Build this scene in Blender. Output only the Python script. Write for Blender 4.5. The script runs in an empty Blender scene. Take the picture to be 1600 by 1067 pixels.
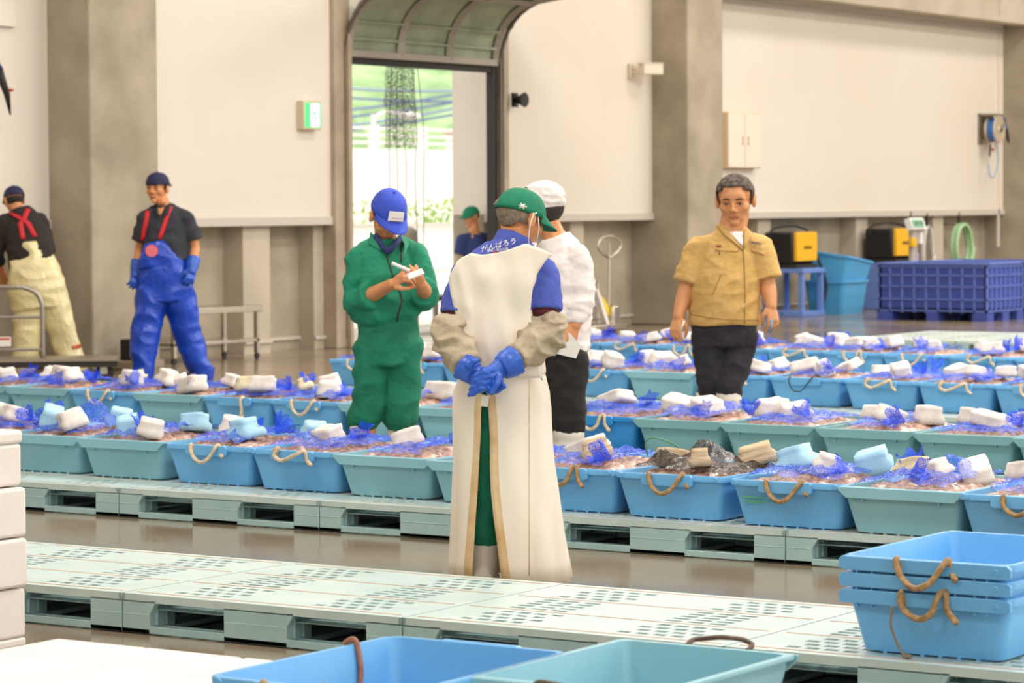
import bpy, bmesh, math, random
from math import sin, cos, pi, sqrt, atan2
from mathutils import Vector, Matrix, noise, Euler
R_ = random.Random(7)
SC = bpy.context.scene
COL = SC.collection

# ---------------- camera ----------------
# world: X runs along the rows of pallets, Y runs along the back wall, Z up; metres
CAM_H, YAW, PITCH, ROLL, FPX = 1.49, 0.58, 0.047, -0.0055, 4573.0
cd = bpy.data.cameras.new('camera'); cam = bpy.data.objects.new('camera', cd); COL.objects.link(cam)
fw = Vector((0, cos(PITCH), -sin(PITCH))); rt = Vector((1, 0, 0)); up = Vector((0, sin(PITCH), cos(PITCH)))
r2 = cos(ROLL)*rt + sin(ROLL)*up; u2 = -sin(ROLL)*rt + cos(ROLL)*up
RZ = Matrix.Rotation(YAW, 3, 'Z')
CF, CR, CU = RZ @ fw, RZ @ r2, RZ @ u2
m3 = Matrix((CR, CU, -CF)).transposed()
cam.matrix_world = Matrix.Translation((0, 0, CAM_H)) @ m3.to_4x4()
cd.sensor_width = 36; cd.lens = FPX*36/1600; cd.clip_end = 600
cd.dof.use_dof = True; cd.dof.focus_distance = 11.3; cd.dof.aperture_fstop = 6.3
SC.camera = cam

# ---------------- light, exposure ----------------
SC.view_settings.view_transform = 'Standard'; SC.view_settings.look = 'None'
SC.view_settings.exposure = 0.45; SC.view_settings.gamma = 1; SC.view_settings.use_curve_mapping = False
W = bpy.data.worlds.new('sky'); SC.world = W; W.use_nodes = True
bg = W.node_tree.nodes['Background']; bg.inputs[0].default_value = (1.0, .97, .93, 1); bg.inputs[1].default_value = 1.15
sd = bpy.data.lights.new('sun', 'SUN'); sd.energy = 2.6; sd.angle = .02; sd.color = (1, .96, .9)
so = bpy.data.objects.new('sun', sd); COL.objects.link(so)
so.rotation_euler = Vector((0.25, 0.75, 1.0)).to_track_quat('Z', 'Y').to_euler()
def added_lamp(x, y, sx, sy, e):  # unseen area light added under the ceiling, strengths graded to shape the shading
    l = bpy.data.lights.new('added_hall_light', 'AREA'); l.shape = 'RECTANGLE'; l.size = sx; l.size_y = sy; l.energy = e; l.color = (1, .95, .885)
    o = bpy.data.objects.new('added_hall_light', l); COL.objects.link(o); o.location = (x, y, 7.55)
for _x in (-14, -9, -4, 1):
    for _y, _e in ((0, 110), (8, 150), (16, 210), (24, 250), (32, 270), (40, 290)):
        added_lamp(_x, _y, 1.2, 2.4, _e*(.55 if _x == -14 else 1.15))

# ---------------- materials ----------------
def lin(c):
    if isinstance(c, str): c = [int(c[i:i+2], 16)/255 for i in (0, 2, 4)]
    return tuple(((x/12.92) if x <= .04045 else ((x+.055)/1.055)**2.4) for x in c)
MATS = {}
def mat(name, col, rough=.6, metal=0, col2=None, nscale=6, ramp=(.35, .65), bump=0, bscale=40, spec=.5, emit=0, trans=0, detail=4, coat=0, stretch=None, sss=0):
    if name in MATS: return MATS[name]
    m = bpy.data.materials.new(name); m.use_nodes = True; MATS[name] = m
    nt = m.node_tree; b = nt.nodes['Principled BSDF']; c = lin(col)
    b.inputs['Base Color'].default_value = (*c, 1); b.inputs['Roughness'].default_value = rough
    b.inputs['Metallic'].default_value = metal; b.inputs['Specular IOR Level'].default_value = spec
    b.inputs['Coat Weight'].default_value = coat; b.inputs['Coat Roughness'].default_value = .15
    if sss: b.inputs['Subsurface Weight'].default_value = sss; b.inputs['Subsurface Radius'].default_value = (.02, .008, .004)
    tc = nt.nodes.new('ShaderNodeTexCoord'); src = tc.outputs['Object']
    if stretch:
        mp = nt.nodes.new('ShaderNodeMapping'); mp.inputs['Scale'].default_value = stretch; nt.links.new(src, mp.inputs[0]); src = mp.outputs[0]
    if col2 is not None:
        n = nt.nodes.new('ShaderNodeTexNoise'); n.inputs['Scale'].default_value = nscale; n.inputs['Detail'].default_value = detail
        nt.links.new(src, n.inputs['Vector'])
        r = nt.nodes.new('ShaderNodeValToRGB'); r.color_ramp.elements[0].position, r.color_ramp.elements[1].position = ramp
        r.color_ramp.elements[0].color = (*c, 1); r.color_ramp.elements[1].color = (*lin(col2), 1)
        nt.links.new(n.outputs['Fac'], r.inputs[0]); nt.links.new(r.outputs[0], b.inputs['Base Color'])
    if bump:
        n2 = nt.nodes.new('ShaderNodeTexNoise'); n2.inputs['Scale'].default_value = bscale; n2.inputs['Detail'].default_value = 3
        nt.links.new(src, n2.inputs['Vector'])
        bp = nt.nodes.new('ShaderNodeBump'); bp.inputs['Strength'].default_value = bump; bp.inputs['Distance'].default_value = .01
        nt.links.new(n2.outputs['Fac'], bp.inputs['Height']); nt.links.new(bp.outputs[0], b.inputs['Normal'])
    if emit:
        b.inputs['Emission Color'].default_value = (*c, 1); b.inputs['Emission Strength'].default_value = emit
    if trans: b.inputs['Transmission Weight'].default_value = trans
    return m
def net_mat(name, col, scale, thick, film, rough=.35):
    m = mat(name, col, rough); nt = m.node_tree; b = nt.nodes['Principled BSDF']
    tc = nt.nodes.new('ShaderNodeTexCoord')
    v = nt.nodes.new('ShaderNodeTexVoronoi'); v.feature = 'DISTANCE_TO_EDGE'; v.inputs['Scale'].default_value = scale
    nt.links.new(tc.outputs['Object'], v.inputs['Vector'])
    mr = nt.nodes.new('ShaderNodeMapRange'); mr.inputs['From Min'].default_value = thick*.6; mr.inputs['From Max'].default_value = thick
    mr.inputs['To Min'].default_value = 1; mr.inputs['To Max'].default_value = film
    nt.links.new(v.outputs['Distance'], mr.inputs['Value']); nt.links.new(mr.outputs[0], b.inputs['Alpha'])
    return m

# ---------------- mesh helpers ----------------
class MB:
    def __init__(s): s.v = []; s.f = []; s.m = []
    def add(s, vs, fs, mi=0):
        o = len(s.v); s.v += [tuple(p) for p in vs]; s.f += [tuple(i+o for i in f) for f in fs]; s.m += [mi]*len(fs); return s
    def box(s, a, b, mi=0, M=None):
        x0, y0, z0 = a; x1, y1, z1 = b
        vs = [Vector(p) for p in ((x0,y0,z0),(x1,y0,z0),(x1,y1,z0),(x0,y1,z0),(x0,y0,z1),(x1,y0,z1),(x1,y1,z1),(x0,y1,z1))]
        if M is not None: vs = [M @ p for p in vs]
        return s.add(vs, [(0,3,2,1),(4,5,6,7),(0,1,5,4),(1,2,6,5),(2,3,7,6),(3,0,4,7)], mi)
    def cbox(s, c, d, mi=0, rot=None):
        M = Matrix.Translation(c) @ (Euler(rot).to_matrix().to_4x4() if rot else Matrix())
        h = [x/2 for x in d]; return s.box((-h[0],-h[1],-h[2]), h, mi, M)
    def loft(s, rings, mi=0, cap=(1, 1), closed=True):
        n = len(rings[0]); o = len(s.v)
        for r in rings: s.v += [tuple(p) for p in r]
        k = 0
        for i in range(len(rings)-1):
            for j in range(n if closed else n-1):
                a = o+i*n+j; b = o+i*n+(j+1) % n; s.f.append((a, b, b+n, a+n)); k += 1
        if cap[0]: s.f.append(tuple(o+j for j in range(n-1, -1, -1))); k += 1
        if cap[1]: s.f.append(tuple(o+(len(rings)-1)*n+j for j in range(n))); k += 1
        s.m += [mi]*k; return s
    def tube(s, pts, r, n=8, mi=0, cap=(1, 1), sq=1.0, ref=None, twist=0, lobes=0):
        pts = [Vector(p) for p in pts]; rr = r if isinstance(r, (list, tuple)) else [r]*len(pts)
        rings = []; a = Vector(ref) if ref else None
        for i, p in enumerate(pts):
            t = (pts[min(i+1, len(pts)-1)]-pts[max(i-1, 0)]).normalized()
            if a is None: a = Vector((0, 0, 1)) if abs(t.z) < .9 else Vector((1, 0, 0))
            a2 = (a - t*a.dot(t))
            if a2.length < 1e-4: a2 = Vector((0, 1, 0)) - t*t.y
            a2.normalize(); a = a2 if ref is None else a; b = t.cross(a2)
            q = rr[i]; qa, qb = (q if isinstance(q, (list, tuple)) else (q, q*sq))
            rg = []
            for j in range(n):
                th = 2*pi*j/n; k = 1 + (.28*cos(lobes*(th) + twist*i) if lobes else 0)
                rg.append(p + a2*(qa*k*cos(th)) + b*(qb*k*sin(th)))
            rings.append(rg)
        return s.loft(rings, mi, cap)
    def ell(s, c, r, mi=0, rot=None, nu=12, nv=8):
        c = Vector(c); M = Euler(rot).to_matrix() if rot else Matrix.Identity(3)
        if not isinstance(r, (list, tuple)): r = (r, r, r)
        rings = []
        for i in range(nv+1):
            ph = -pi/2 + pi*i/nv; cr = max(cos(ph), .02)
            rings.append([c + M @ Vector((r[0]*cr*cos(2*pi*j/nu), r[1]*cr*sin(2*pi*j/nu), r[2]*sin(ph))) for j in range(nu)])
        return s.loft(rings, mi)
    def lathe(s, prof, c=(0, 0, 0), n=20, mi=0, axis='Z', cap=(1, 1)):
        rings = []
        for r, z in prof:
            rg = []
            for j in range(n):
                x, y = r*cos(2*pi*j/n), r*sin(2*pi*j/n)
                p = (x, y, z) if axis == 'Z' else ((z, x, y) if axis == 'X' else (x, z, y))
                rg.append(Vector(p)+Vector(c))
            rings.append(rg)
        return s.loft(rings, mi, cap)
    def mesh(s, name, mats, smooth=False):
        me = bpy.data.meshes.new(name); me.from_pydata(s.v, [], s.f)
        for m in (mats if isinstance(mats, (list, tuple)) else [mats]): me.materials.append(m)
        me.polygons.foreach_set('material_index', s.m)
        bm = bmesh.new(); bm.from_mesh(me); bmesh.ops.recalc_face_normals(bm, faces=bm.faces); bm.to_mesh(me); bm.free()
        if smooth is True: me.polygons.foreach_set('use_smooth', [True]*len(me.polygons))
        elif smooth:
            me.polygons.foreach_set('use_smooth', [True]*len(me.polygons)); me.set_sharp_from_angle(angle=smooth)
        me.update(); return me
    def build(s, name, mats, parent=None, smooth=False, bevel=0, loc=None, rot=None, seg=2):
        o = bpy.data.objects.new(name, s.mesh(name, mats, smooth)); COL.objects.link(o)
        if parent is not None: o.parent = parent
        if loc: o.location = loc
        if rot: o.rotation_euler = rot
        if bevel:
            b = o.modifiers.new('bevel', 'BEVEL'); b.width = bevel; b.segments = seg; b.limit_method = 'ANGLE'; b.angle_limit = .6
            if not smooth: o.data.polygons.foreach_set('use_smooth', [True]*len(o.data.polygons)); o.data.set_sharp_from_angle(angle=.7)
        return o
def tag(o, label=None, cat=None, group=None, kind=None):
    if label: o['label'] = label
    if cat: o['category'] = cat
    if group: o['group'] = group
    if kind: o['kind'] = kind
    return o
def thing(name, label, cat, loc=(0, 0, 0), rz=0, group=None):
    o = bpy.data.objects.new(name, None); COL.objects.link(o); o.location = loc; o.rotation_euler = (0, 0, rz); o.empty_display_size = .1
    return tag(o, label, cat, group)
def struct(name, mb, m, bevel=0, smooth=False):
    return tag(mb.build(name, m, bevel=bevel, smooth=smooth), kind='structure')
def copy_tree(o, parent=None):
    c = o.copy(); COL.objects.link(c)
    if parent is not None: c.parent = parent
    for ch in [k for k in SRC[o]] if o in SRC else list(o.children): copy_tree(ch, c)
    return c
SRC = {}
def rrect(w, d, r, z, n=4, cx=0, cy=0):
    out = []
    for (sx, sy, a0) in ((1, 1, 0), (-1, 1, pi/2), (-1, -1, pi), (1, -1, 3*pi/2)):
        for k in range(n+1):
            a = a0 + pi/2*k/n
            out.append(Vector((cx+sx*(w/2-r)+r*cos(a), cy+sy*(d/2-r)+r*sin(a), z)))
    return out
def nz(x, y, z, s=1.0): return noise.noise(Vector((x*s, y*s, z*s)))
def spline(pts, n=6):
    P = [Vector(p) for p in pts]; out = []
    for i in range(len(P)-1):
        p0 = P[max(i-1, 0)]; p1 = P[i]; p2 = P[i+1]; p3 = P[min(i+2, len(P)-1)]
        for k in range(n):
            t = k/n; out.append(.5*((2*p1)+(p2-p0)*t+(2*p0-5*p1+4*p2-p3)*t*t+(3*p1-p0-3*p2+p3)*t**3))
    out.append(P[-1]); return out

# material set
CONC = mat('concrete', 'b4a894', .85, col2='8f8471', nscale=1.7, ramp=(.3, .75), bump=.15, bscale=14, detail=8)
CONC2 = mat('concrete_front', 'c4b8a6', .85, col2='aca08c', nscale=1.3, ramp=(.35, .75), bump=.1, bscale=14, detail=8)
PANEL = mat('white_panel', 'e3dbcf', .45, col2='dfd5c6', nscale=.4)
PBAND = mat('panel_band', 'c9c0b4', .5)
STEEL = mat('steel', 'b5aca0', .35, .6, col2='9a9186', nscale=8)
STEELB = mat('beige_steel', 'b8aa96', .5, .1, col2='a39480', nscale=3)
DARK = mat('dark_rubber', '2a2622', .6)
BLACK = mat('black_plastic', '1c1b1b', .45)
WHITE = mat('white_paint', 'ece8e2', .5)
# ---------------- the hall ----------------
XP, XC, XL = -18.2, -17.7, -18.5
def floor_mat():
    m = bpy.data.materials.new('wet_floor'); m.use_nodes = True; nt = m.node_tree; b = nt.nodes['Principled BSDF']
    tc = nt.nodes.new('ShaderNodeTexCoord')
    n = nt.nodes.new('ShaderNodeTexNoise'); n.inputs['Scale'].default_value = .5; n.inputs['Detail'].default_value = 6
    nt.links.new(tc.outputs['Object'], n.inputs['Vector'])
    r = nt.nodes.new('ShaderNodeValToRGB'); r.color_ramp.elements[0].color = (*lin('7d6f5c'), 1); r.color_ramp.elements[1].color = (*lin('988873'), 1)
    r.color_ramp.elements[0].position = .35; r.color_ramp.elements[1].position = .65
    nt.links.new(n.outputs['Fac'], r.inputs[0]); nt.links.new(r.outputs[0], b.inputs['Base Color'])
    r3 = nt.nodes.new('ShaderNodeMapRange'); r3.inputs['To Min'].default_value = .1; r3.inputs['To Max'].default_value = .24
    r3.inputs['From Min'].default_value = .35; r3.inputs['From Max'].default_value = .7
    n3 = nt.nodes.new('ShaderNodeTexNoise'); n3.inputs['Scale'].default_value = .9; n3.inputs['Detail'].default_value = 3
    nt.links.new(tc.outputs['Object'], n3.inputs['Vector']); nt.links.new(n3.outputs['Fac'], r3.inputs['Value']); nt.links.new(r3.outputs[0], b.inputs['Roughness'])
    n4 = nt.nodes.new('ShaderNodeTexNoise'); n4.inputs['Scale'].default_value = 5; n4.inputs['Detail'].default_value = 2
    bp = nt.nodes.new('ShaderNodeBump'); bp.inputs['Strength'].default_value = .05; bp.inputs['Distance'].default_value = .02
    nt.links.new(tc.outputs['Object'], n4.inputs['Vector']); nt.links.new(n4.outputs['Fac'], bp.inputs['Height']); nt.links.new(bp.outputs[0], b.inputs['Normal'])
    return m
struct('floor', MB().box((-18.6, -8, -.2), (7, 52, 0)), floor_mat())
struct('ceiling', MB().box((-19.2, -12, 7.7), (7, 52, 7.9)), CONC2)
# back wall: upper insulated panels, recessed lower concrete wall
DL, DR, DT = 24.64, 27.4, 3.0
segs = [(10.5, 20.08, 4.13, 0), (21.03, 24.37, 7.7, 0), (27.66, 30.93, 7.7, 0), (31.81, 41.45, 4.13, 0), (42.4, 52, 4.13, 0), (-12, 9.6, 4.13, 0)]
w = MB(); band = MB()
for y0, y1, zt, _ in segs:
    w.box((XP-(.72 if y0 == 27.66 else .28), y0, 1.37), (XP, y1, 7.7))
    band.box((XP-.3, y0, 1.28), (XP+.03, y1, 1.37))
    band.box((XP, y0, 4.02), (XP+.02, y1, 4.1))
struct('wall_back', w, PANEL); struct('trim_1', band, PBAND, bevel=.008)
lw = MB()
for y0, y1 in ((-12, 24.37), (27.66, 52)): lw.box((XL-(.42 if y0 > 0 else .1), y0, -.1), (XL, y1, 1.37))
struct('wall_back_lower', lw, CONC)
up_ = MB(); up_.box((XP-.28, 24.37, 3.2), (XP-.04, 27.66, 7.7)); struct('wall_back_upper', up_, PANEL)
cn = 0
for y0, y1 in ((-1, 0), (9.6, 10.5), (20.08, 21.03), (30.93, 31.81), (41.45, 42.4)):
    cn += 1; struct('column_%d' % cn, MB().box((XP-.6, y0, 0), (XC, y1, 7.7)), CONC2 if False else CONC, bevel=.02)
bm_ = MB(); bm_.box((XC-.25, -12, 4.13), (XC+.02, 24.3, 5.3)); bm_.box((XC-.25, 31.8, 4.13), (XC+.02, 52, 5.3)); bm_.box((XC-.26, 40.1, 4.2), (XC+.035, 40.13, 5.3))
struct('beam_1', bm_, CONC2, bevel=.01)
pl = MB()
for y0, y1, d in ((22.98, 23.42, .24), (24.2, 24.37, .2), (13, 13.4, .24), (16.5, 16.9, .24), (28.0, 28.2, .2), (29.2, 29.5, .2), (33.75, 34.1, .24), (36.6, 36.95, .24), (39.1, 39.45, .24)):
    pl.box((XL-.02, y0, -.05), (XL+d, y1, 1.33))
struct('wall_pilasters', pl, CONC2, bevel=.01)
pp = MB(); Y = 21.03
for a, b, d in ((21.03, 22.98, 0), (22.98, 23.42, .24), (23.42, 24.2, 0), (24.2, 24.37, .2), (27.9, 29.2, 0), (29.2, 29.5, .2), (29.5, 30.93, 0), (31.81, 33.75, 0), (33.75, 34.1, .24), (34.1, 36.6, 0)):
    pp.box((XL+d, a, .1), (XL+d+.025, b, .13))
struct('trim_2', pp, mat('pale_strip', 'c9bfb2', .5))
# door frame and overhead sectional door
fr = MB()
fr.box((XP-.35, DL-.27, 0), (XP+.06, DL, 7.0)); fr.box((XP-.1, DR+.06, 0), (XP+.05, DR+.27, 7.0))
fr.box((XP+.05, DL-.1, 0), (XP+.12, DL-.04, 3.3)); fr.box((XP+.05, DR+.1, 0), (XP+.1, DR+.14, 3.2))
struct('door_1', fr, STEELB, bevel=.008)
sl = MB(); sl.box((XP-.06, DR-.03, 0), (XP+.03, DR+.09, 3.02)); sl.box((XP-.1, DL, DT-.04), (XP+.02, DR+.09, DT+.06)); sl.box((XP-.33, DL-.02, 0), (XP-.2, DL+.01, 3.0))
struct('trim_3', sl, DARK)
th = thing('overhead_door', 'pale green sectional overhead door rolled up above the open doorway', 'door', (XP, DL, DT))
path = [(0.02, .06), (0.02, .1)]
for k in range(1, 9):
    a = (pi/2-.12)*k/8; path.append((.02+.68*(1-cos(a)), .1+.68*sin(a)))
for k in range(1, 8): path.append((.62+.55*k, .78+.066*k))
GRN = mat('pale_green_panel', 'a3ab92', .55, col2='8f9a80', nscale=4)
d = MB(); wdt = DR-DL
d.loft([[(x, 0, z), (x, wdt, z), (x-.01 if i < 4 else x, wdt, z+.04), (x-.01 if i < 4 else x, 0, z+.04)] for i, (x, z) in enumerate(path)])
d.build('door_curtain', GRN, th)
# rails (horizontal) and stiles
stl = MB()
def strip(x0, z0, x1, z1, y0, y1, t=.02):
    nx, nzv = (z1-z0), -(x1-x0); L = sqrt(nx*nx+nzv*nzv); nx /= L; nzv /= L
    nx, nzv = abs(nx)*t, -abs(nzv)*t
    return [(x0, y0, z0), (x0, y1, z0), (x1, y1, z1), (x1, y0, z1)], nx, nzv
rail = MB()
for idx, hw in ((0, 1), (8, 1), (10, 1), (13, 1), (15, 1)):
    x, z = path[min(idx, len(path)-1)]
    if idx == 0: rail.box((0.02, 0, .03), (.08, wdt, .1))
    elif idx == 8: rail.cbox((x+.02, wdt/2, z-.03), (.07, wdt, .06), rot=(0, .6, 0))
    else: rail.box((x-.03, 0, z-.05), (x+.05, wdt, z))
for x, z, ang in ((.06, .22, .1), (.12, .4, .5)): rail.cbox((x+.01, wdt/2, z), (.025, wdt, .025), mi=1, rot=(0, ang, 0))
rail.build('door_rail', [mat('rail_grey', 'a69e92', .5, .3), GRN], th)
for yy in (0, wdt/3, 2*wdt/3, wdt):
    s2 = MB(); s2.tube([(x+.025 if i < 6 else x, yy, z-.03 if i > 5 else z) for i, (x, z) in enumerate(path)], (.05), n=4)
    s2.build('door_stile', MATS['rail_grey'], th)
for yy in (-.08, wdt+.08):
    s3 = MB(); s3.tube([(.06, yy, -2.9), (.06, yy, .1)]+[(x+.05, yy, z-.03) for x, z in path[2:]], .025, n=6); s3.build('door_track', mat('dark_steel', '6e675e', .4, .6), th)
sp = MB(); sp.lathe([(.02, 0), (.06, .02), (.06, .06), (.02, .08)], (.14, wdt+.1, .5), n=12, axis='Y'); sp.build('door_roller', MATS['dark_steel'], th)
# wall fittings
t = thing('exit_sign', 'green and white lit exit sign box on the white wall left of the doorway', 'sign', (XP, 23.8, 2.26))
MB().box((0, 0, 0), (.09, .3, .29)).build('sign_housing', mat('cream_metal', 'd5c6ae', .5), t, bevel=.006)
g = MB(); g.box((.09, .02, .02), (.097, .28, .27)); g.build('sign_face', mat('exit_green', '3fae62', .4, emit=1.3), t)
g = MB(); W_ = mat('exit_white', 'f4fff6', .4, emit=1.6)
g.box((.097, .11, .03), (.099, .25, .26)); g.build('door_pictogram', W_, t)
g = MB(); gx = .0995
for pts, r in (([(gx, .15, .05), (gx, .17, .11), (gx, .165, .14)], .009), ([(gx, .165, .14), (gx, .2, .11), (gx, .215, .07)], .009), ([(gx, .165, .13), (gx, .175, .185)], .013), ([(gx, .175, .18), (gx, .205, .165), (gx, .215, .14)], .007), ([(gx, .175, .18), (gx, .145, .17), (gx, .135, .145)], .007)):
    g.tube(pts, r, n=6)
g.ell((gx, .18, .21), (.003, .016, .016)); g.build('running_figure', MATS['exit_green'], t)
t = thing('security_camera', 'small beige security camera on a bracket near the concrete column', 'camera', (XP, 30.3, 3.07), 0)
MB().box((0, .05, -.08), (.04, .15, .1)).build('wall_plate', MATS['cream_metal'], t, bevel=.005)
MB().tube([(.03, .1, 0), (.1, .12, -.02), (.16, .16, 0)], .018).build('bracket_arm', MATS['cream_metal'], t)
cb = MB(); cb.cbox((.2, .26, .04), (.12, .3, .14), rot=(0, 0, -.35)); cb.cbox((.205, .24, .1), (.12, .34, .012), rot=(0, 0, -.35)); cb.build('camera_body', mat('cream_plastic', 'e2d6c0', .5), t, bevel=.006)
MB().cbox((.255, .405, .04), (.075, .02, .075), rot=(0, 0, -.35)).build('camera_lens', BLACK, t)
t = thing('alarm_bell', 'black round siren on the right post of the doorway', 'siren', (XP+.06, 27.75, 2.66), 0)
MB().box((0, -.05, -.08), (.03, .05, .08)).build('mounting_plate', BLACK, t)
MB().lathe([(.02, 0), (.035, .04), (.06, .1), (.085, .15), (.08, .155)], n=16, axis='X').build('horn', BLACK, t, smooth=.6)
t = thing('wall_cabinet', 'cream two-door wall cabinet on the white panel right of the concrete column', 'cabinet', (XP, 32.6, 1.93))
CR_ = mat('cabinet_cream', 'eadccb', .5); CS_ = mat('cabinet_side', 'd3bb93', .6)
MB().box((0, 0, 0), (.12, .9, .71)).build('cabinet_body', CS_, t, bevel=.004)
for k in range(2):
    dr = MB().box((.12, .01+.445*k, .01), (.138, .435+.445*k, .7)).build('cabinet_door', CR_, t, bevel=.004)
    MB().box((.138, (.36 if k == 0 else .51), .29), (.15, (.385 if k == 0 else .535), .41)).build('handle', mat('tan_handle', 'cdb893', .5), dr, bevel=.003)
for nm_, a_, b_ in (('wall_right_added', (-19.2, 51.9, 0), (7, 52.1, 7.7)), ('wall_left_added', (-19.2, -12.1, 0), (7, -11.9, 7.7))):  # unseen end walls, added to keep the column sides darker
    struct(nm_, MB().box(a_, b_), PANEL)
# ---------------- pallets ----------------
PAL = mat('pallet_teal', 'adcccc', .38, col2='9fc1c3', nscale=5, ramp=(.3, .7), bump=.06, bscale=60)
PALT = mat('pallet_top_pale', 'c8d9d6', .33, col2='b6cfce', nscale=7, ramp=(.3, .7), bump=.06, bscale=60)  # deck colour, paler than the pallet base
PALS = mat('pallet_strip', 'c9a793', .6)
PL, PW, PH = 1.194, 1.0, .14
def pallet_meshes():
    m = MB(); zt = PH; zb = PH-.022
    xs = [0, .012]+[.06+.0]*0
    # deck: cells along x / y, holes in two bands
    holes = []
    for bx in (.16, .76):
        for (ya, yb, rows, hw, stag) in ((.07, .33, 4, .045, 1), (.37, .63, 5, .062, 0), (.67, .93, 4, .045, 1)):
            ph = (yb-ya)/rows
            for r in range(rows):
                wv = .30; pit = hw+.02; n = int((wv)/pit)
                off = (pit/2 if (r % 2 and stag) else 0)
                for k in range(n):
                    x0 = bx + off + k*pit
                    holes.append((x0, ya+r*ph+ph*.25, x0+hw, ya+r*ph+ph*.25+ph*.5))
    # small vents near the long edges
    ys = sorted({0, PW} | {h[1] for h in holes} | {h[3] for h in holes})
    ys = [y for y in ys]
    for i in range(len(ys)-1):
        y0, y1 = ys[i], ys[i+1]
        if y1-y0 < 1e-5: continue
        hs = sorted([h for h in holes if h[1] <= y0+1e-6 and h[3] >= y1-1e-6])
        x = 0
        for h in hs+[(PL, 0, PL, 0)]:
            if h[0]-x > 1e-5:
                vs = [(x, y0, zt), (h[0], y0, zt), (h[0], y1, zt), (x, y1, zt)]
                m.add(vs, [(0, 1, 2, 3)])
            x = h[2]
        for h in hs:
            vs = [(h[0], y0, zt), (h[2], y0, zt), (h[2], y1, zt), (h[0], y1, zt)]+[(h[0], y0, zb), (h[2], y0, zb), (h[2], y1, zb), (h[0], y1, zb)]
            m.add(vs, [(0, 3, 7, 4), (1, 5, 6, 2), (0, 4, 5, 1), (3, 2, 6, 7)])
    for a, b in (((0, 0, 0), 0),): pass
    # rim skirts of the deck
    for a, b in (((0, 0, zb-.006), (PL, .012, zt-.0005)), ((0, PW-.012, zb-.006), (PL, PW, zt-.0005)), ((0, 0, zb-.006), (.012, PW, zt-.0005)), ((PL-.012, 0, zb-.006), (PL, PW, zt-.0005))): m.box(a, b)
    lg = MB()
    for x0, x1 in ((0, .12), (.45, .72), (1.05, 1.194)):
        for y0, y1 in ((0, .14), (.43, .57), (.86, 1.0)):
            lg.box((x0, y0, .004), (x1, y1, zb))
            for k in range(2):   # stiffening ribs seen inside the openings
                if x1 < 1.1: lg.box((x1, y0+.03+.05*k, .03), (x1+.012, y0+.036+.05*k, zb))
                if x0 > .1: lg.box((x0-.012, y0+.03+.05*k, .03), (x0, y0+.036+.05*k, zb))
        lg.box((x0, 0, .004), (x1, 1, .02))
    for y0, y1 in ((0, .08), (.44, .56), (.92, 1.0)):
        for x0, x1 in ((.12, .45), (.72, 1.05)):
            lg.box((x0, y0, .004), (x1, y0+.012, .03)); lg.box((x0, y1-.012, .004), (x1, y1, .026))
            for k in range(4): lg.box((x0+.05+.075*k, y0+.01, .004), (x0+.058+.075*k, y1-.01, .024))
    for x in (.3, .9): lg.box((x-.04, .1, zb-.03), (x+.04, .9, zb-.02)) if False else None
    for x0, x1 in ((.12, .45), (.72, 1.05)):
        lg.box((x0, .03, .085), (x1, .97, .089)); lg.add([(x0, .0, zb), (x0+.03, 0, zb), (x0, 0, .07), (x0, .02, zb), (x0+.03, .02, zb), (x0, .02, .07)], [(0, 1, 2), (3, 5, 4), (1, 4, 5, 2)])  # the box is a plate added under the hole band so the holes look dark
    # parting line along the mid height of the legs
    for x0, x1 in ((0, .12), (.45, .72), (1.05, 1.194)): lg.box((x0+.002, -.0015, .068), (x1-.002, 1.0015, .071))
    st = MB()
    for y in (.045, .35, .65, .955): st.box((.03, y-.004, zt), (PL-.03, y+.004, zt+.0015))
    return m.mesh('deck', PALT), lg.mesh('base', PAL), st.mesh('grip_strip', PALS)
PM = pallet_meshes()
def pallet(x, y, z, label, group):
    t = thing('plastic_pallet', label, 'pallet', (x, y, z), 0, group)
    for nm, me in zip(('deck', 'base', 'grip_strip'), PM):
        o = bpy.data.objects.new(nm, me); COL.objects.link(o); o.parent = t
        if nm == 'base':
            b = o.modifiers.new('bevel', 'BEVEL'); b.width = .003; b.segments = 1; b.limit_method = 'ANGLE'
    return t
ORD = ['first', 'second', 'third', 'fourth', 'fifth', 'sixth', 'seventh', 'eighth', 'ninth', 'tenth', 'eleventh', 'twelfth', 'thirteenth', 'fourteenth', 'fifteenth']
def rowline(y0, x0, y1, x1): return lambda x: y0+(y1-y0)*(x-x0)/(x1-x0)
YA = rowline(11.0, -9.8, 10.62, -4.87); YB = rowline(13.87, -12.4, 13.27, -5.77); YC = rowline(17.5, -12.8, 16.99, -7.5); YD = rowline(20.6, -12.68, 19.98, -8.68)
for k in range(7): pallet(-9.12+1.2*k, 7.765, 0, 'empty pale teal plastic pallet, %s from the left in the empty nearest row' % ORD[k], 'pallets of the empty nearest row')
for k in range(8): pallet(-12.84+1.2*k, 10.66, 0, 'pale teal plastic pallet under the nearest row of tubs, %s from the left' % ORD[k], 'pallets of the nearest tub row')
for k in range(8): pallet(-14.3+1.215*k, YB(-14.3+1.215*k+.6)-.25, 0, 'pale teal plastic pallet under the second row of tubs, %s from the left' % ORD[k], 'pallets of the second tub row')
for k in range(5): pallet(-13.3+1.215*k, YC(-13.3+1.215*k+.6)-.25, 0, 'pale teal plastic pallet under the third row of tubs, %s from the left' % ORD[k], 'pallets of the third tub row')
for k in range(6): pallet(-14.0+1.215*k, YD(-14.0+1.215*k+.6)-.25, 0, 'pale teal plastic pallet under the farthest row of tubs, %s from the left' % ORD[k], 'pallets of the farthest tub row')
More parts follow.
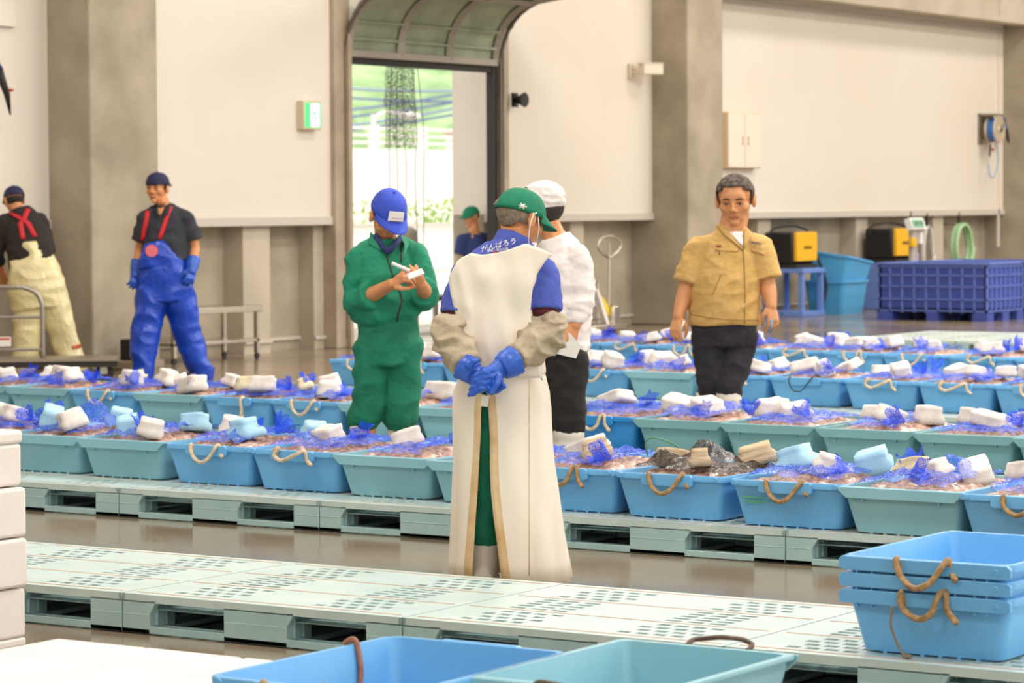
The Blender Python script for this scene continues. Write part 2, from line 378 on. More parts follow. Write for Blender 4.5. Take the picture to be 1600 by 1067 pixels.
for k in range(4):
    for j in range(2): pallet(-13.1+1.2*k, 26.0+1.01*j, 0, 'empty plastic pallet behind the farthest tubs, %s column, %s row' % (ORD[k], ('near', 'far')[j]), 'empty pallets in the background')
pallet(-4.56, 5.42, 0, 'plastic pallet under the two empty tubs at the bottom of the picture', 'pallet under empty tubs')
# ---------------- tubs ----------------
TEAL = mat('tub_teal', '8fc3d2', .35, col2='86bccb', nscale=3, bump=.04, bscale=30)
TEALD = mat('tub_green_teal', '7fb0b6', .38, col2='78a9af', nscale=3, bump=.04, bscale=30)
BLUE = mat('tub_blue', '72b9ee', .32, col2='69b1e8', nscale=3, bump=.04, bscale=30)
BLUES = mat('tub_strong_blue', '2f93dd', .32, col2='2a8bd6', nscale=3)
TW, TD, TH = .55, .76, .195
def tub_shell(kind, th=TH):
    m = MB(); bw, bd = TW-.095, TD-.1
    R = [rrect(bw-.05, bd-.05, .03, .0), rrect(bw-.05, bd-.05, .03, .007), rrect(bw, bd, .035, .007)]
    R += [rrect(TW-.03, TD-.03, .03, th-.03), rrect(TW-.03, TD-.03, .03, th-.012)]
    if kind == 'teal': R += [rrect(TW-.002, TD-.002, .025, th-.012), rrect(TW, TD, .025, th-.004), rrect(TW-.004, TD-.004, .025, th), rrect(TW-.044, TD-.044, .03, th)]
    else: R += [rrect(TW-.002, TD-.002, .045, th-.024), rrect(TW, TD, .045, th-.004), rrect(TW-.004, TD-.004, .045, th), rrect(TW-.036, TD-.036, .035, th)]
    R += [rrect(bw-.015, bd-.015, .035, .018)]
    m.loft(R)
    for k in range(6):   # foot ribs
        m.cbox((-.15+.06*k, -bd/2+.014, .004), (.012, .03, .008))
    return m
def tub_lip(kind, s, th=TH):
    """deep lip on the short end: s=-1 front, 1 back"""
    m = MB(); y = s*TD/2
    if kind == 'teal':
        h = .045; zs = th-.001
        pr = [(-TW/2-.002, zs), (TW/2+.002, zs), (TW/2+.002, zs-.012), (TW/2-.035, zs-h), (-TW/2+.035, zs-h), (-TW/2-.002, zs-.012)]
        a = [(x, y-.006, z) for x, z in pr]; b = [(x, y+.006, z) for x, z in pr]; m.loft([a, b])
        for k in (-.17, .17): m.cbox((k, y-s*.012, zs-h+.01), (.005, .03, .05))
    elif kind == 'full':
        m.loft([[(x, y-.012*s*0+dy, z) for x, z in ((-TW/2+.01, th), (TW/2-.01, th), (TW/2+.002, th-.01), (TW/2+.002, th-.036), (TW/2-.01, th-.042), (-TW/2+.01, th-.042), (-TW/2-.002, th-.036), (-TW/2-.002, th-.01))] for dy in (-.008, .008)])
        for k in (-.22, -.17, .1, .16, .2): m.cbox((k, y-s*.012, th-.046), (.005, .03, .014))
        m.tube([(TW/2-.045, y-s*.012, th-.02), (TW/2-.045, y+s*.011, th-.02)], .01, n=10)
    else:
        pr = [(-.115, th+.002), (.115, th+.002), (.125, th-.008), (.125, th-.042), (.11, th-.05), (-.11, th-.05), (-.125, th-.042), (-.125, th-.008)]
        a = [(x, y-.012, z) for x, z in pr]; b = [(x, y+.012, z) for x, z in pr]; m.loft([a, b])
        for sx in (-1, 1): m.tube([(sx*(TW/2-.045), y-s*.018, th-.012), (sx*(TW/2-.045), y+s*.004, th-.012)], .012, n=10)
    return m
ROPE = mat('pale_rope', 'e3d2b8', .8, col2='cbb698', nscale=60)
ROPET = mat('tan_rope', 'b99b74', .85, col2='94784f', nscale=60)
def rope_mb(pts, r=.0085, n=8, seg=5):
    P = spline(pts, seg); L = sum((P[i+1]-P[i]).length for i in range(len(P)-1))
    return MB().tube(P, r, n=9, twist=2.0*L/len(P)/.02*.5, lobes=3)
y_ = -TD/2-.02
RV = [
  [(-.075, y_+.02, TH-.045), (-.08, y_+.0, TH+.004), (-.072, y_-.012, TH-.02), (-.05, y_-.015, TH-.06), (-.01, y_-.018, TH-.078), (.035, y_-.015, TH-.062), (.065, y_-.01, TH-.02), (.08, y_+.01, TH+.006), (.09, y_+.02, TH-.03), (.11, y_-.005, TH-.05)],
  [(-.08, y_+.02, TH-.05), (-.09, y_, TH+.0), (-.06, y_-.01, TH+.012), (-.085, y_-.014, TH-.02), (-.05, y_-.014, TH-.045), (0, y_-.014, TH-.03), (.06, y_-.012, TH-.005), (.085, y_, TH+.002), (.1, y_, TH-.04), (.13, y_-.008, TH-.06)],
  [(-.06, y_+.02, TH-.045), (-.065, y_, TH+.004), (-.055, y_-.012, TH-.04), (-.01, y_-.016, TH-.07), (.04, y_-.014, TH-.05), (.06, y_-.01, TH-.0), (.075, y_+.005, TH+.01), (.085, y_+.0, TH-.04), (.12, y_-.012, TH-.075)],
  [(.06, y_+.03, TH+.003), (.065, y_-.005, TH+.0), (.07, y_-.012, TH-.04), (.075, y_-.01, TH-.07), (.07, y_-.01, TH-.1), (.085, y_-.014, TH-.112), (.07, y_-.022, TH-.12), (.058, y_-.012, TH-.11), (.072, y_-.008, TH-.13), (.07, y_-.008, TH-.16)],
]
TM = {}
for kd, mt in (('teal', TEAL), ('teald', TEALD), ('blue', BLUE), ('blues', BLUES), ('bluef', BLUE)):
    k2 = 'teal' if 'teal' in kd else ('full' if kd == 'bluef' else 'blue')
    TM[kd] = (tub_shell(k2).mesh('shell', mt, .7), tub_lip(k2, -1).mesh('lip', mt), tub_lip(k2, 1).mesh('lip', mt))
RM = [rope_mb(p).mesh('rope_handle', ROPE, True) for p in RV]
RMT = [rope_mb(p, .009).mesh('rope_handle', ROPET, True) for p in RV]
wire = MB().tube(spline([(-.09, y_+.01, TH+.01), (-.095, y_-.01, TH-.02), (-.06, y_-.015, TH-.08), (-.0, y_-.015, TH-.085), (.05, y_-.01, TH-.03), (.08, y_, TH+.01)], 5), .004, n=6).mesh('wire_handle', BLACK, True)
def tub(kind, x, y, z, label, cat='tub', group=None, rope=None, sc=1, rz=0, tan=0):
    t = thing('fish_tub', label, cat, (x, y, z), rz, group); t.scale = (sc, sc, 1)
    for i, (nm, me) in enumerate(zip(('shell', 'end_lip', 'end_lip'), TM[kind])):
        o = bpy.data.objects.new(nm, me); COL.objects.link(o); o.parent = t
        if i: 
            b = o.modifiers.new('bevel', 'BEVEL'); b.width = .004; b.segments = 2; b.limit_method = 'ANGLE'
    if rope is not None:
        me = wire if rope == 'wire' else (RMT if tan else RM)[rope]
        o = bpy.data.objects.new('rope_handle' if rope != 'wire' else 'wire_handle', me); COL.objects.link(o); o.parent = t
    return t
# ---------------- catch, floats and nets ----------------
CATCH = mat('catch', '9a6a58', .22, col2='d9b8a6', nscale=38, ramp=(.38, .66), bump=.8, bscale=70, detail=6, coat=.5)
def catch_mesh(seed):
    m = MB(); nx, ny = 22, 28; w_, d_ = TW-.07, TD-.07
    vs = []
    for j in range(ny+1):
        for i in range(nx+1):
            u, v = i/nx*2-1, j/ny*2-1
            e = max(abs(u), abs(v)); lump = nz(u*3+seed*7, v*4, seed, 1.0)*.022 + abs(nz(u*9+seed, v*12, 3.3+seed))*.028
            z = TH-.03 + .032*(1-e**4) + lump*(1-e**6)
            if e > .999: z = TH-.06
            vs.append((u*w_/2, v*d_/2, z))
    fs = [(j*(nx+1)+i, j*(nx+1)+i+1, (j+1)*(nx+1)+i+1, (j+1)*(nx+1)+i) for j in range(ny) for i in range(nx)]
    m.add(vs, fs)
    o = len(m.v); m.add([(-w_/2, -d_/2, TH-.08), (w_/2, -d_/2, TH-.08), (w_/2, d_/2, TH-.08), (-w_/2, d_/2, TH-.08)], [(0, 3, 2, 1)])
    return m.mesh('catch', CATCH, True)
CM = [catch_mesh(s) for s in range(5)]
FOAM = mat('foam_white', 'f1ebe4', .75, col2='ddd3ca', nscale=9, bump=.25, bscale=70)
FOAMB = mat('foam_pale_blue', 'b4dcf0', .7, col2='9fd0ea', nscale=9, bump=.2, bscale=70)
FOAMY = mat('foam_cream', 'e8dfc0', .8, col2='cfc09a', nscale=14, bump=.4, bscale=60)
FOAMC = mat('foam_cork', 'dcc7a9', .8, col2='b79c79', nscale=7, bump=.3, bscale=30, stretch=(1, 1, 12))
def foam_mesh(seed, mt):
    r = random.Random(seed); bm = bmesh.new(); bmesh.ops.create_cube(bm, size=1); bmesh.ops.subdivide_edges(bm, edges=bm.edges, cuts=4, use_grid_fill=True)
    d = (r.uniform(.13, .19), r.uniform(.1, .14), r.uniform(.07, .105)); sh = r.uniform(-.25, .25); tp = r.uniform(.7, 1)
    for v in bm.verts:
        c = v.co; q = Vector([max(-.5, min(.5, k)) for k in c]); l = (abs(q.x*2)**12+abs(q.y*2)**12+abs(q.z*2)**12)**(1/12) or 1
        q = q/max(l, .93); k = (tp if q.z > 0 else 1)
        q = Vector((q.x*k + sh*q.z*.5, q.y*k, q.z)); n_ = nz(q.x*3+seed, q.y*3, q.z*3)*.1
        v.co = Vector((q.x*d[0], q.y*d[1], q.z*d[2]))*(1+n_)
    me = bpy.data.meshes.new('foam_float'); bm.to_mesh(me); bm.free(); me.materials.append(mt)
    me.polygons.foreach_set('use_smooth', [True]*len(me.polygons)); return me, d[2]
FM = [foam_mesh(s, FOAM) for s in range(6)]; FB = [foam_mesh(10+s, FOAMB) for s in range(3)]; FY = [foam_mesh(20+s, FOAMY) for s in range(3)]; FC = [foam_mesh(30+s, FOAMC) for s in range(3)]
NET = net_mat('blue_net', '2f66f5', 95, .085, .07); NETD = net_mat('blue_net_dense', '1f58f5', 120, .12, .26)
NETB = net_mat('black_net', '2a2320', 75, .16, .22); NETBD = net_mat('black_net_dense', '2a2422', 120, .25, .5)
def net_mesh(seed, big=0, mats=None, tufts=1):
    """a crumpled bag of netting spread over the catch with a gathered, tied end"""
    r = random.Random(seed); m = MB(); nx, ny = 26, 30; vs = []
    w_, d_ = TW-.05, TD-.1
    bumps = [(r.uniform(-.6, .6), r.uniform(-.7, .5), r.uniform(.25, .4), r.uniform(.008, .03)) for _ in range(5)]
    if big: bumps.append((r.uniform(-.2, .3), r.uniform(-.1, .3), .42, big))
    x0, x1 = sorted((r.uniform(-1, -.6), r.uniform(.5, 1)))
    for j in range(ny+1):
        for i in range(nx+1):
            u, v = x0+(x1-x0)*i/nx, -.9+1.85*j/ny
            z = TH-.004 + .03*(1-max(abs(u), abs(v))**4) + abs(nz(u*5+seed, v*6, seed*1.7))*.03 + nz(u*14, v*16, seed)*.008
            for bx, by, br, bh in bumps:
                q = ((u-bx)**2+(v-by)**2)/br**2; z += bh*math.exp(-q*1.6)
            vs.append((u*w_/2+nz(u*4, v*4, seed)*.02, v*d_/2+nz(v*4, u*4, seed+5)*.02, z))
    m.add(vs, [(j*(nx+1)+i, j*(nx+1)+i+1, (j+1)*(nx+1)+i+1, (j+1)*(nx+1)+i) for j in range(ny) for i in range(nx)])
    tuft = []
    for _ in range((1 if seed % 3 else 2) if tufts else 0):   # gathered ends: ruffled fans
        cx, cy = r.uniform(-.2, .2), r.uniform(-.34, .1); cz = TH+.035; dr = Vector((r.uniform(-.8, .8), r.uniform(-.9, .5), r.uniform(.3, .9))).normalized()
        a = dr.orthogonal().normalized(); b = dr.cross(a); n = 30; L = r.uniform(.05, .1); rings = []
        for k in range(7):
            s_ = k/6; rg = []
            for j in range(n):
                th_ = 2*pi*j/n; rad = (.012 + .045*s_**1.2)*(1+.35*s_*sin(5*th_+seed)*cos(3*th_+k*.3)) ; rad *= (1.0)
                p = Vector((cx, cy, cz)) + dr*(L*s_*(1+.25*sin(4*th_+seed))) + a*(rad*cos(th_)) + b*(rad*sin(th_)*.6)
                p += Vector((nz(p.x*40, p.y*40, seed), nz(p.y*40, p.z*40, seed), nz(p.z*40, p.x*40, seed)))*.008
                rg.append(p)
            rings.append(rg)
        m.loft(rings, mi=1, cap=(0, 0))
    return m.mesh('net_bag', mats or [NET, NETD], True)
NM = [net_mesh(s) for s in range(8)]; NBIG = [net_mesh(20, .11), net_mesh(21, .07)]; NFLAT = net_mesh(40, 0, None, 0); NBK = [net_mesh(31, .075, [NETB, NETBD], 0), net_mesh(32, .05, [NETB, NETBD], 0)]
POS = {'F': 'front', 'B': 'back'}
def fill(x, y, z, where, n_f=3, kinds='www', net=None, seed=0):
    r = random.Random(seed*13+5)
    o = bpy.data.objects.new('catch', CM[seed % 5]); COL.objects.link(o); o.location = (x, y, z); o.scale = (1, 1, 1)
    tag(o, 'wet pinkish-brown catch in %s' % where, 'seafood', 'catch in the tubs', 'stuff')
    if net != 'none':
        me = net or NM[seed % 8]; o = bpy.data.objects.new('net_bag', me); COL.objects.link(o); o.location = (x, y, z)
        bl = me in NBK
        tag(o, '%s net bag over the catch in %s' % ('black' if bl else 'blue', where), 'net', 'net bags on the tubs')
    xs = [(-.15, .02), (.02, -.1), (.15, .1), (-.04, .18)][:n_f]
    if n_f == 3 and r.random() < .5: xs = [(-.13, -.12), (.08, -.2), (.12, .12)]
    names = {1: [''], 2: ['left', 'right'], 3: ['leftmost', 'middle', 'rightmost'], 4: ['leftmost', 'second', 'rightmost', 'rear']}[n_f]
    fl = sorted([(a+r.uniform(-.03, .03), b+r.uniform(-.06, .06)) for a, b in xs])
    for i, (a, b) in enumerate(fl):
        kd = kinds[i % len(kinds)]; me, hz = r.choice({'w': FM, 'b': FB, 'y': FY, 'c': FC}[kd])
        cn_ = {'w': 'white', 'b': 'pale blue', 'y': 'cream pitted', 'c': 'tan ridged'}[kd]
        o = bpy.data.objects.new('foam_float', me); COL.objects.link(o)
        o.location = (x+a, y+b, z+TH+.012+hz*.4+(r.uniform(0, .02)))
        o.rotation_euler = (r.uniform(-.35, .35), r.uniform(-.35, .35), r.uniform(-1.2, 1.2)); k = r.uniform(.85, 1.15); o.scale = (k, k, k)
        tag(o, '%s foam float, %s in %s' % (cn_, names[i] or 'alone', where), 'float', 'foam floats in the tubs')
def row(xs, yf, kinds, ropes, rname, seed0, opt={}):
    for i, x in enumerate(xs):
        if kinds[i] == '-': continue
        kd = {'T': 'teal', 'G': 'teald', 'B': 'blue', 'S': 'blues'}[kinds[i]]
        yy = yf(x)+TD/2; cn_ = {'T': 'pale teal', 'G': 'grey-teal', 'B': 'light blue', 'S': 'bright blue'}[kinds[i]]
        wh = '%s tub of the %s' % (ORD[i], rname)
        rp = ropes.get(i, None)
        if rp is None and 'B' in kinds[i]+'': rp = (i+seed0) % 3
        if rp == 'no': rp = None
        extra = ' with %s handle' % ('black wire' if rp == 'wire' else 'rope') if rp is not None else ' with folded lip'
        tub(kd, x+.275, yy, PH, '%s full tub%s, %s from the left of the %s' % (cn_, extra, ORD[i], rname), 'tub', 'tubs of the '+rname, rp, tan=(rname == 'nearest row' and i >= 6))
        op = opt.get(i, {})
        fill(x+.275, yy, PH, wh, op.get('n', 3 if (i+seed0) % 3 else 2), op.get('k', 'www'), op.get('net'), seed0+i)
row([-10.93, -10.38, -9.806, -9.215, -8.66, -8.113, -7.56, -7.08, -6.53, -5.94, -5.4, -4.86, -4.31], YA, 'TTTBBTTBBBTBB', {3: 0, 4: 1, 7: 2, 8: 0, 9: 0}, 'nearest row', 0,
    {1: dict(net=NBIG[0], k='bwb', n=3), 2: dict(k='bwb'), 3: dict(k='wbw'), 4: dict(k='bw', n=2), 5: dict(k='w', n=1, net=NFLAT), 7: dict(k='wc', n=2), 8: dict(net=NBK[0], k='ccc', n=3), 9: dict(k='bw', n=3), 10: dict(k='yww', n=3, net=NBIG[1]), 11: dict(k='w', n=1)})
row([-14.17, -13.6, -13.03, -12.453, -11.86, -11.29, -10.73, -10.17, -9.6, -8.61, -8.053, -7.49, -6.9, -6.33, -5.77, -5.2], YB, 'TTTBTBBTTSGGGGGG', {3: 0, 5: 3, 6: 0, 9: 2}, 'second row', 20,
    {3: dict(k='yww'), 5: dict(k='yw', n=3), 9: dict(n=1)}) if False else row([-13.6, -13.03, -12.453, -11.86, -11.29, -10.73, -10.17, -9.6, -8.61, -8.053, -7.49, -6.9, -6.33, -5.77, -5.2], YB, 'TTBTBBTTSGGGGGG', {2: 0, 4: 3, 5: 0, 8: 2}, 'second row', 20, {2: dict(k='yww'), 4: dict(k='yw', n=3), 8: dict(n=1), 9: dict(n=2), 10: dict(n=2)})
row([-13.15, -12.6, -12.05, -11.5, -10.94, -10.388, -9.791, -9.221, -8.64, -8.09, -7.54, -6.98], YC, 'BBBBBTBBBBBB', {0: 2, 7: 'wire', 4: 0, 8: 1}, 'third row', 40, {})
row([-13.23, -12.65, -12.07, -11.5, -10.95, -10.41, -9.862, -9.27, -8.7, -8.12, -7.55], YD, 'BBBBBBBBBBB', {}, 'farthest row', 60, {})
# empty tubs: stack of three on the nearest pallets, two at the bottom
sx, sy = -3.69, 8.22
for k, (rp, nm) in enumerate(((2, 'lowest'), (None, 'middle'), (0, 'topmost'))):
    tub('bluef', sx, sy, PH+.0495*k, 'empty light blue tub, %s of the stack of three on the bare pallets' % nm, 'tub', 'stack of three empty tubs', rp, tan=1)
cordp = MB().tube(spline([(-.09, -.405, .155), (-.092, -.412, .1), (-.07, -.4, .03), (-.05, -.4, .008)], 5), .0045, n=6)
cordp.ell((-.045, -.4, .01), (.016, .014, .008))
o = cordp.build('cord', mat('grey_cord', '8a7d6a', .9), None, smooth=True, loc=(sx, sy, PH)); tag(o, 'thin frayed cord hanging from the tub stack down to the pallet', 'cord')
tub('blue', -4.27, 5.57+.39, PH, 'empty light blue tub at the bottom centre of the picture with a tan rope', 'tub', 'empty tubs in the foreground', 0, 1.045, tan=1)
TT_ = tub('teal', -3.735, 5.9+.36, PH, 'empty pale teal tub at the bottom right of the blue foreground tub', 'tub', 'empty tubs in the foreground', None, .96)

m = MB().tube(spline([(-4.44, 5.70, .345), (-4.42, 5.74, .32), (-4.40, 5.76, .26), (-4.36, 5.72, .2), (-4.34, 5.66, .17)], 6), [.011]*24+[.014], n=8) if False else MB().tube(spline([(-4.575, 6.17, .335), (-4.54, 6.17, .345), (-4.515, 6.16, .27), (-4.5, 6.13, .2), (-4.42, 6.1, .17)], 6), .008, n=8)
tag(m.build('tentacle', mat('tentacle_brown', 'a8705a', .3, col2='8d5646', nscale=30), None, True), 'reddish brown tentacle hanging over the wall of the blue foreground tub', 'tentacle')
m = MB()
for k in range(26):
    q = random.Random(k); m.ell((-4.27+q.uniform(-.14, .14), 5.95+q.uniform(-.2, .2), .175+q.uniform(0, .02)), (.05, .04, .03), rot=(0, 0, q.uniform(0, 3)))
tag(m.build('catch', CATCH, None, True), 'a little pink catch in the bottom of the blue foreground tub', 'seafood', None, 'stuff')
RB_ = mat('rope_brown', '6d5648', .85, col2='54433a', nscale=80)
rp1 = tag(rope_mb([(-3.82, 6.66, .325), (-3.82, 6.71, .335), (-3.77, 6.74, .34), (-3.7, 6.74, .34), (-3.65, 6.71, .335), (-3.64, 6.66, .325)], .006).build('rope_handle', RB_, None, True), 'dark brown rope handle')
rp2 = tag(rope_mb([(-3.79, 5.92, .325), (-3.79, 5.88, .335), (-3.76, 5.86, .345), (-3.72, 5.87, .34), (-3.7, 5.91, .325)], .006).build('rope_handle', RB_, None, True), 'dark brown rope handle')

for r_ in (rp1, rp2):
    r_.parent = TT_; r_.matrix_parent_inverse = (Matrix.Translation(TT_.location) @ Matrix.Diagonal((.96, .96, 1, 1))).inverted()

gm = MB()
for k, (x0, x1, z) in enumerate(((-5.9, -5.8, .262), (-5.87, -5.76, .248), (-5.89, -5.81, .24))): gm.cbox(((x0+x1)/2+.02, YA(-5.94)+.05*(1-(z-.14)/.195)-.004, z), (x1-x0, .003, .007), rot=(.2, 0, .0))
tag(gm.build('paint_smear', mat('smear_green', '5fb59a', .6)), 'green marker smears on the front of the blue tub beside the black net', 'paint mark')
for i_, v_ in ((0, 0),): pass

tag(MB().tube(spline([(-6.62, 11.2, .37), (-6.6, 11.15, .43), (-6.54, 11.12, .455), (-6.46, 11.15, .43), (-6.42, 11.2, .38), (-6.36, 11.1, .37)], 6), .004, n=6).build('green_string', mat('string_green', '5f9a74', .7), None, True), 'thin green string looped over the black net bag', 'string')
# ---------------- outdoors, seen through the doorway ----------------
YD_ = mat('sunlit_concrete', 'cfcac0', .8, col2='c2bcb0', nscale=.5)
yo = MB(); yo.box((-70, -10, -.25), (-18.6, 140, -.02)); struct('ground_outside', yo, YD_)
yo = MB(); yo.box((7, -40, -.25), (60, 80, -.02)); struct('ground_open_side', yo, YD_)
hm = MB(); nx, ny = 30, 40; vs = []
for j in range(ny+1):
    for i in range(nx+1):
        x = -85-i*2.2; y = 70+j*3.2; h_ = 5.2+ i*.55 + nz(x, y, 0, .06)*4 + nz(x, y, 3, .3)*1.3 + abs(nz(x, y, 5, .9))*1.0
        if i == 0: h_ = -1
        vs.append((x, y, h_))
hm.add(vs, [(j*(nx+1)+i, j*(nx+1)+i+1, (j+1)*(nx+1)+i+1, (j+1)*(nx+1)+i) for j in range(ny) for i in range(nx)])
tag(hm.build('wooded_hill', mat('hill_green', '7a9a66', .9, col2='a3c088', nscale=.35, ramp=(.4, .6), bump=.6, bscale=2), smooth=True), kind='structure')
rw = MB(); rw.box((-45.6, 40, -.1), (-45, 110, 2.95)); struct('retaining_wall', rw, WHITE)
t = thing('guard_rail', 'white guard rail along the top of the pale wall outside', 'railing', (-45.3, 58, 2.95))
for k in range(7): MB().box((-.06, 2.2*k, 0), (.06, 2.2*k+.35, .62)).build('rail_post', WHITE, t)
for k in range(3): MB().box((-.04, -1, .14+.19*k), (.04, 15, .2+.19*k)).build('rail_bar', WHITE, t)
t = thing('low_barrier', 'low white barrier in front of the bushes outside the doorway', 'barrier', (-38, 50, 0))
MB().box((-.1, 0, 0), (.1, 10, 1.0)).build('barrier_panel', WHITE, t)
MB().box((-.14, 0, 1.0), (.14, 10, 1.07)).build('barrier_cap', MATS['sunlit_concrete'], t)
bs = MB(); rb = random.Random(4)
for k in range(700):
    x, y = -41+rb.uniform(-.8, .8), rb.uniform(53, 61); z = rb.uniform(.1, 1.55+.25*nz(y, 0, 0, 1.3)); q = Vector((x, y, z)); s_ = rb.uniform(.08, .2)
    a = Vector((rb.uniform(-1, 1), rb.uniform(-1, 1), rb.uniform(-.3, 1))).normalized(); b = a.orthogonal().normalized()
    bs.add([q-b*s_*.3, q+a*s_, q+b*s_*.3, q-a*s_*.5], [(0, 1, 2, 3)])
tag(bs.build('bushes', mat('bush_green', '86b04a', .8, col2='a9cc66', nscale=3)), 'light green bushes behind the low barrier outside the doorway', 'bush', kind='stuff')
t = thing('white_house', 'white house with a tan roof far beyond the guard rail', 'house', (-62, 90.2, 0))
MB().box((0, 0, 0), (6, 8, 4.1)).build('wall', WHITE, t); MB().box((.5, 1.5, 0), (6, 8, 6.2)).build('upper_block', WHITE, t)
m = MB(); m.loft([[(6.2, -.2, 4.1), (6.2, 8.2, 4.1), (-.2, 8.2, 4.1), (-.2, -.2, 4.1)], [(3.1, .3, 4.9), (3.1, 7.7, 4.9), (2.9, 7.7, 4.9), (2.9, .3, 4.9)]]); m.build('roof', mat('tan_roof', 'caa791', .8), t)
m = MB(); m.box((6, 1, 1.2), (6.03, 2.2, 2.8)); m.build('window', mat('grey_glass', '8d99a2', .2), t)
t = thing('street_lamp', 'white street lamp rising behind the retaining wall', 'lamp', (-47, 64.9, 0))
MB().tube([(0, 0, 0), (0, 0, 3.95)], .07).build('pole', WHITE, t); MB().tube(spline([(0, 0, 3.8), (.1, .3, 4.0), (.3, .9, 3.98)], 4), .05).build('arm', WHITE, t)
MB().ell((.35, 1.2, 3.93), (.2, .45, .11)).build('lamp_head', WHITE, t, smooth=True)
for k, (y, hh) in enumerate(((62, 9), (76, 9))):
    t = thing('utility_pole', '%s utility pole carrying cables across the hill' % ('left', 'right')[k], 'pole', (-64, y+20, 0))
    MB().tube([(0, 0, 0), (0, 0, hh)], (.14)).build('shaft', mat('pole_grey', '9aa0a6', .6), t)
    MB().box((-.05, -1, hh-1.2), (.05, 1, hh-1.1)).build('cross_arm', MATS['pole_grey'], t)
CBL = mat('cable_blue_grey', '7f8fb0', .6)
for k, (z0, z1, dy) in enumerate(((5.5, 5.6, 0), (5.2, 5.2, .3), (4.55, 5.8, .2), (4.35, 5.55, .5), (4.0, 5.3, .1), (3.9, 5.1, .4))):
    m = MB(); a = Vector((-60, 79+dy, z0)); b = Vector((-58, 88+dy, z1)); m.tube([a.lerp(b, i/10)-Vector((0, 0, .12*sin(pi*i/10))) for i in range(11)], .05, n=5)
    tag(m.build('cable', CBL), 'blue-grey overhead cable crossing in front of the green hill', 'cable', 'overhead cables')
# dark netting bundle hanging outside the doorway
t = thing('hanging_net', 'dark netting bundle with loose strings hanging outside the doorway', 'net', (-18.37, 25.86, -.1))
m = MB(); rg = []
for k in range(12):
    z = 3.3-.1*k; rg.append([Vector((.12*cos(a), (.23+.04*nz(k, a, 0, .8))*sin(a), z)) + Vector((0, nz(a, k, 1, .9)*.05, nz(k, a, 2, 1)*.03)) for a in [2*pi*i/20 for i in range(20)]])
m.loft(rg, cap=(0, 0)); m.build('net_bundle', net_mat('dark_hanging_net', '4a4642', 30, .07, .05), t)
rr_ = random.Random(3)
for k in range(5):
    y = -.2+.13*k + (.12 if k > 2 else 0); m = MB(); m.tube(spline([(0, y*.7, 3.2), (0, y, 2.4), (rr_.uniform(-.05, .05), y+.03, 1.9), (0, y+rr_.uniform(-.05, .05), .7)], 4), .006, n=4); m.build('loose_string', MATS['dark_hanging_net'] if False else mat('string_brown', '7d7263', .8), t)
t = thing('hand_stacker', 'mint green stacker mast standing outside the doorway', 'stacker', (-20.3, 29.95, 0))
MG = mat('mint_paint', '5fcf9f', .45)
for k in (0, .3): MB().box((-.03, k, .1), (.03, k+.06, 1.25)).build('mast_rail', MG, t, bevel=.005)
MB().box((.02, -.15, .1), (.5, .1, .16)).build('fork', MG, t); MB().ell((.05, -.1, .62), (.1, .16, .08)).build('motor_cover', MG, t, smooth=True); MB().box((-.15, -.12, .02), (.1, .4, .12)).build('foot', DARK, t)
t = thing('bollard_post', 'grey post with an orange band just outside the doorway', 'post', (-20.9, 29.6, 0))
MB().tube([(0, 0, 0), (0, 0, 1.12)], .1, n=14).build('post_shaft', mat('mid_grey', '8d867c', .6), t, smooth=.7); MB().ell((0, 0, 1.12), (.1, .1, .1)).build('post_cap', MATS['mid_grey'], t, smooth=True); MB().tube([(0, 0, .92), (0, 0, 1.0)], .105, n=14).build('band', mat('orange', 'e0922e', .6), t)
t = thing('flat_trolley', 'low dark trolley standing in the doorway', 'trolley', (-19.9, 27.6, 0))
MB().box((0, 0, .36), (.5, 1.1, .42)).build('deck', mat('dark_grey', '5d574f', .6), t, bevel=.01)
for a in (0, .45):
    for b in (0, 1.05): MB().box((a, b, 0), (a+.05, b+.05, .36)).build('leg', MATS['mid_grey'], t)
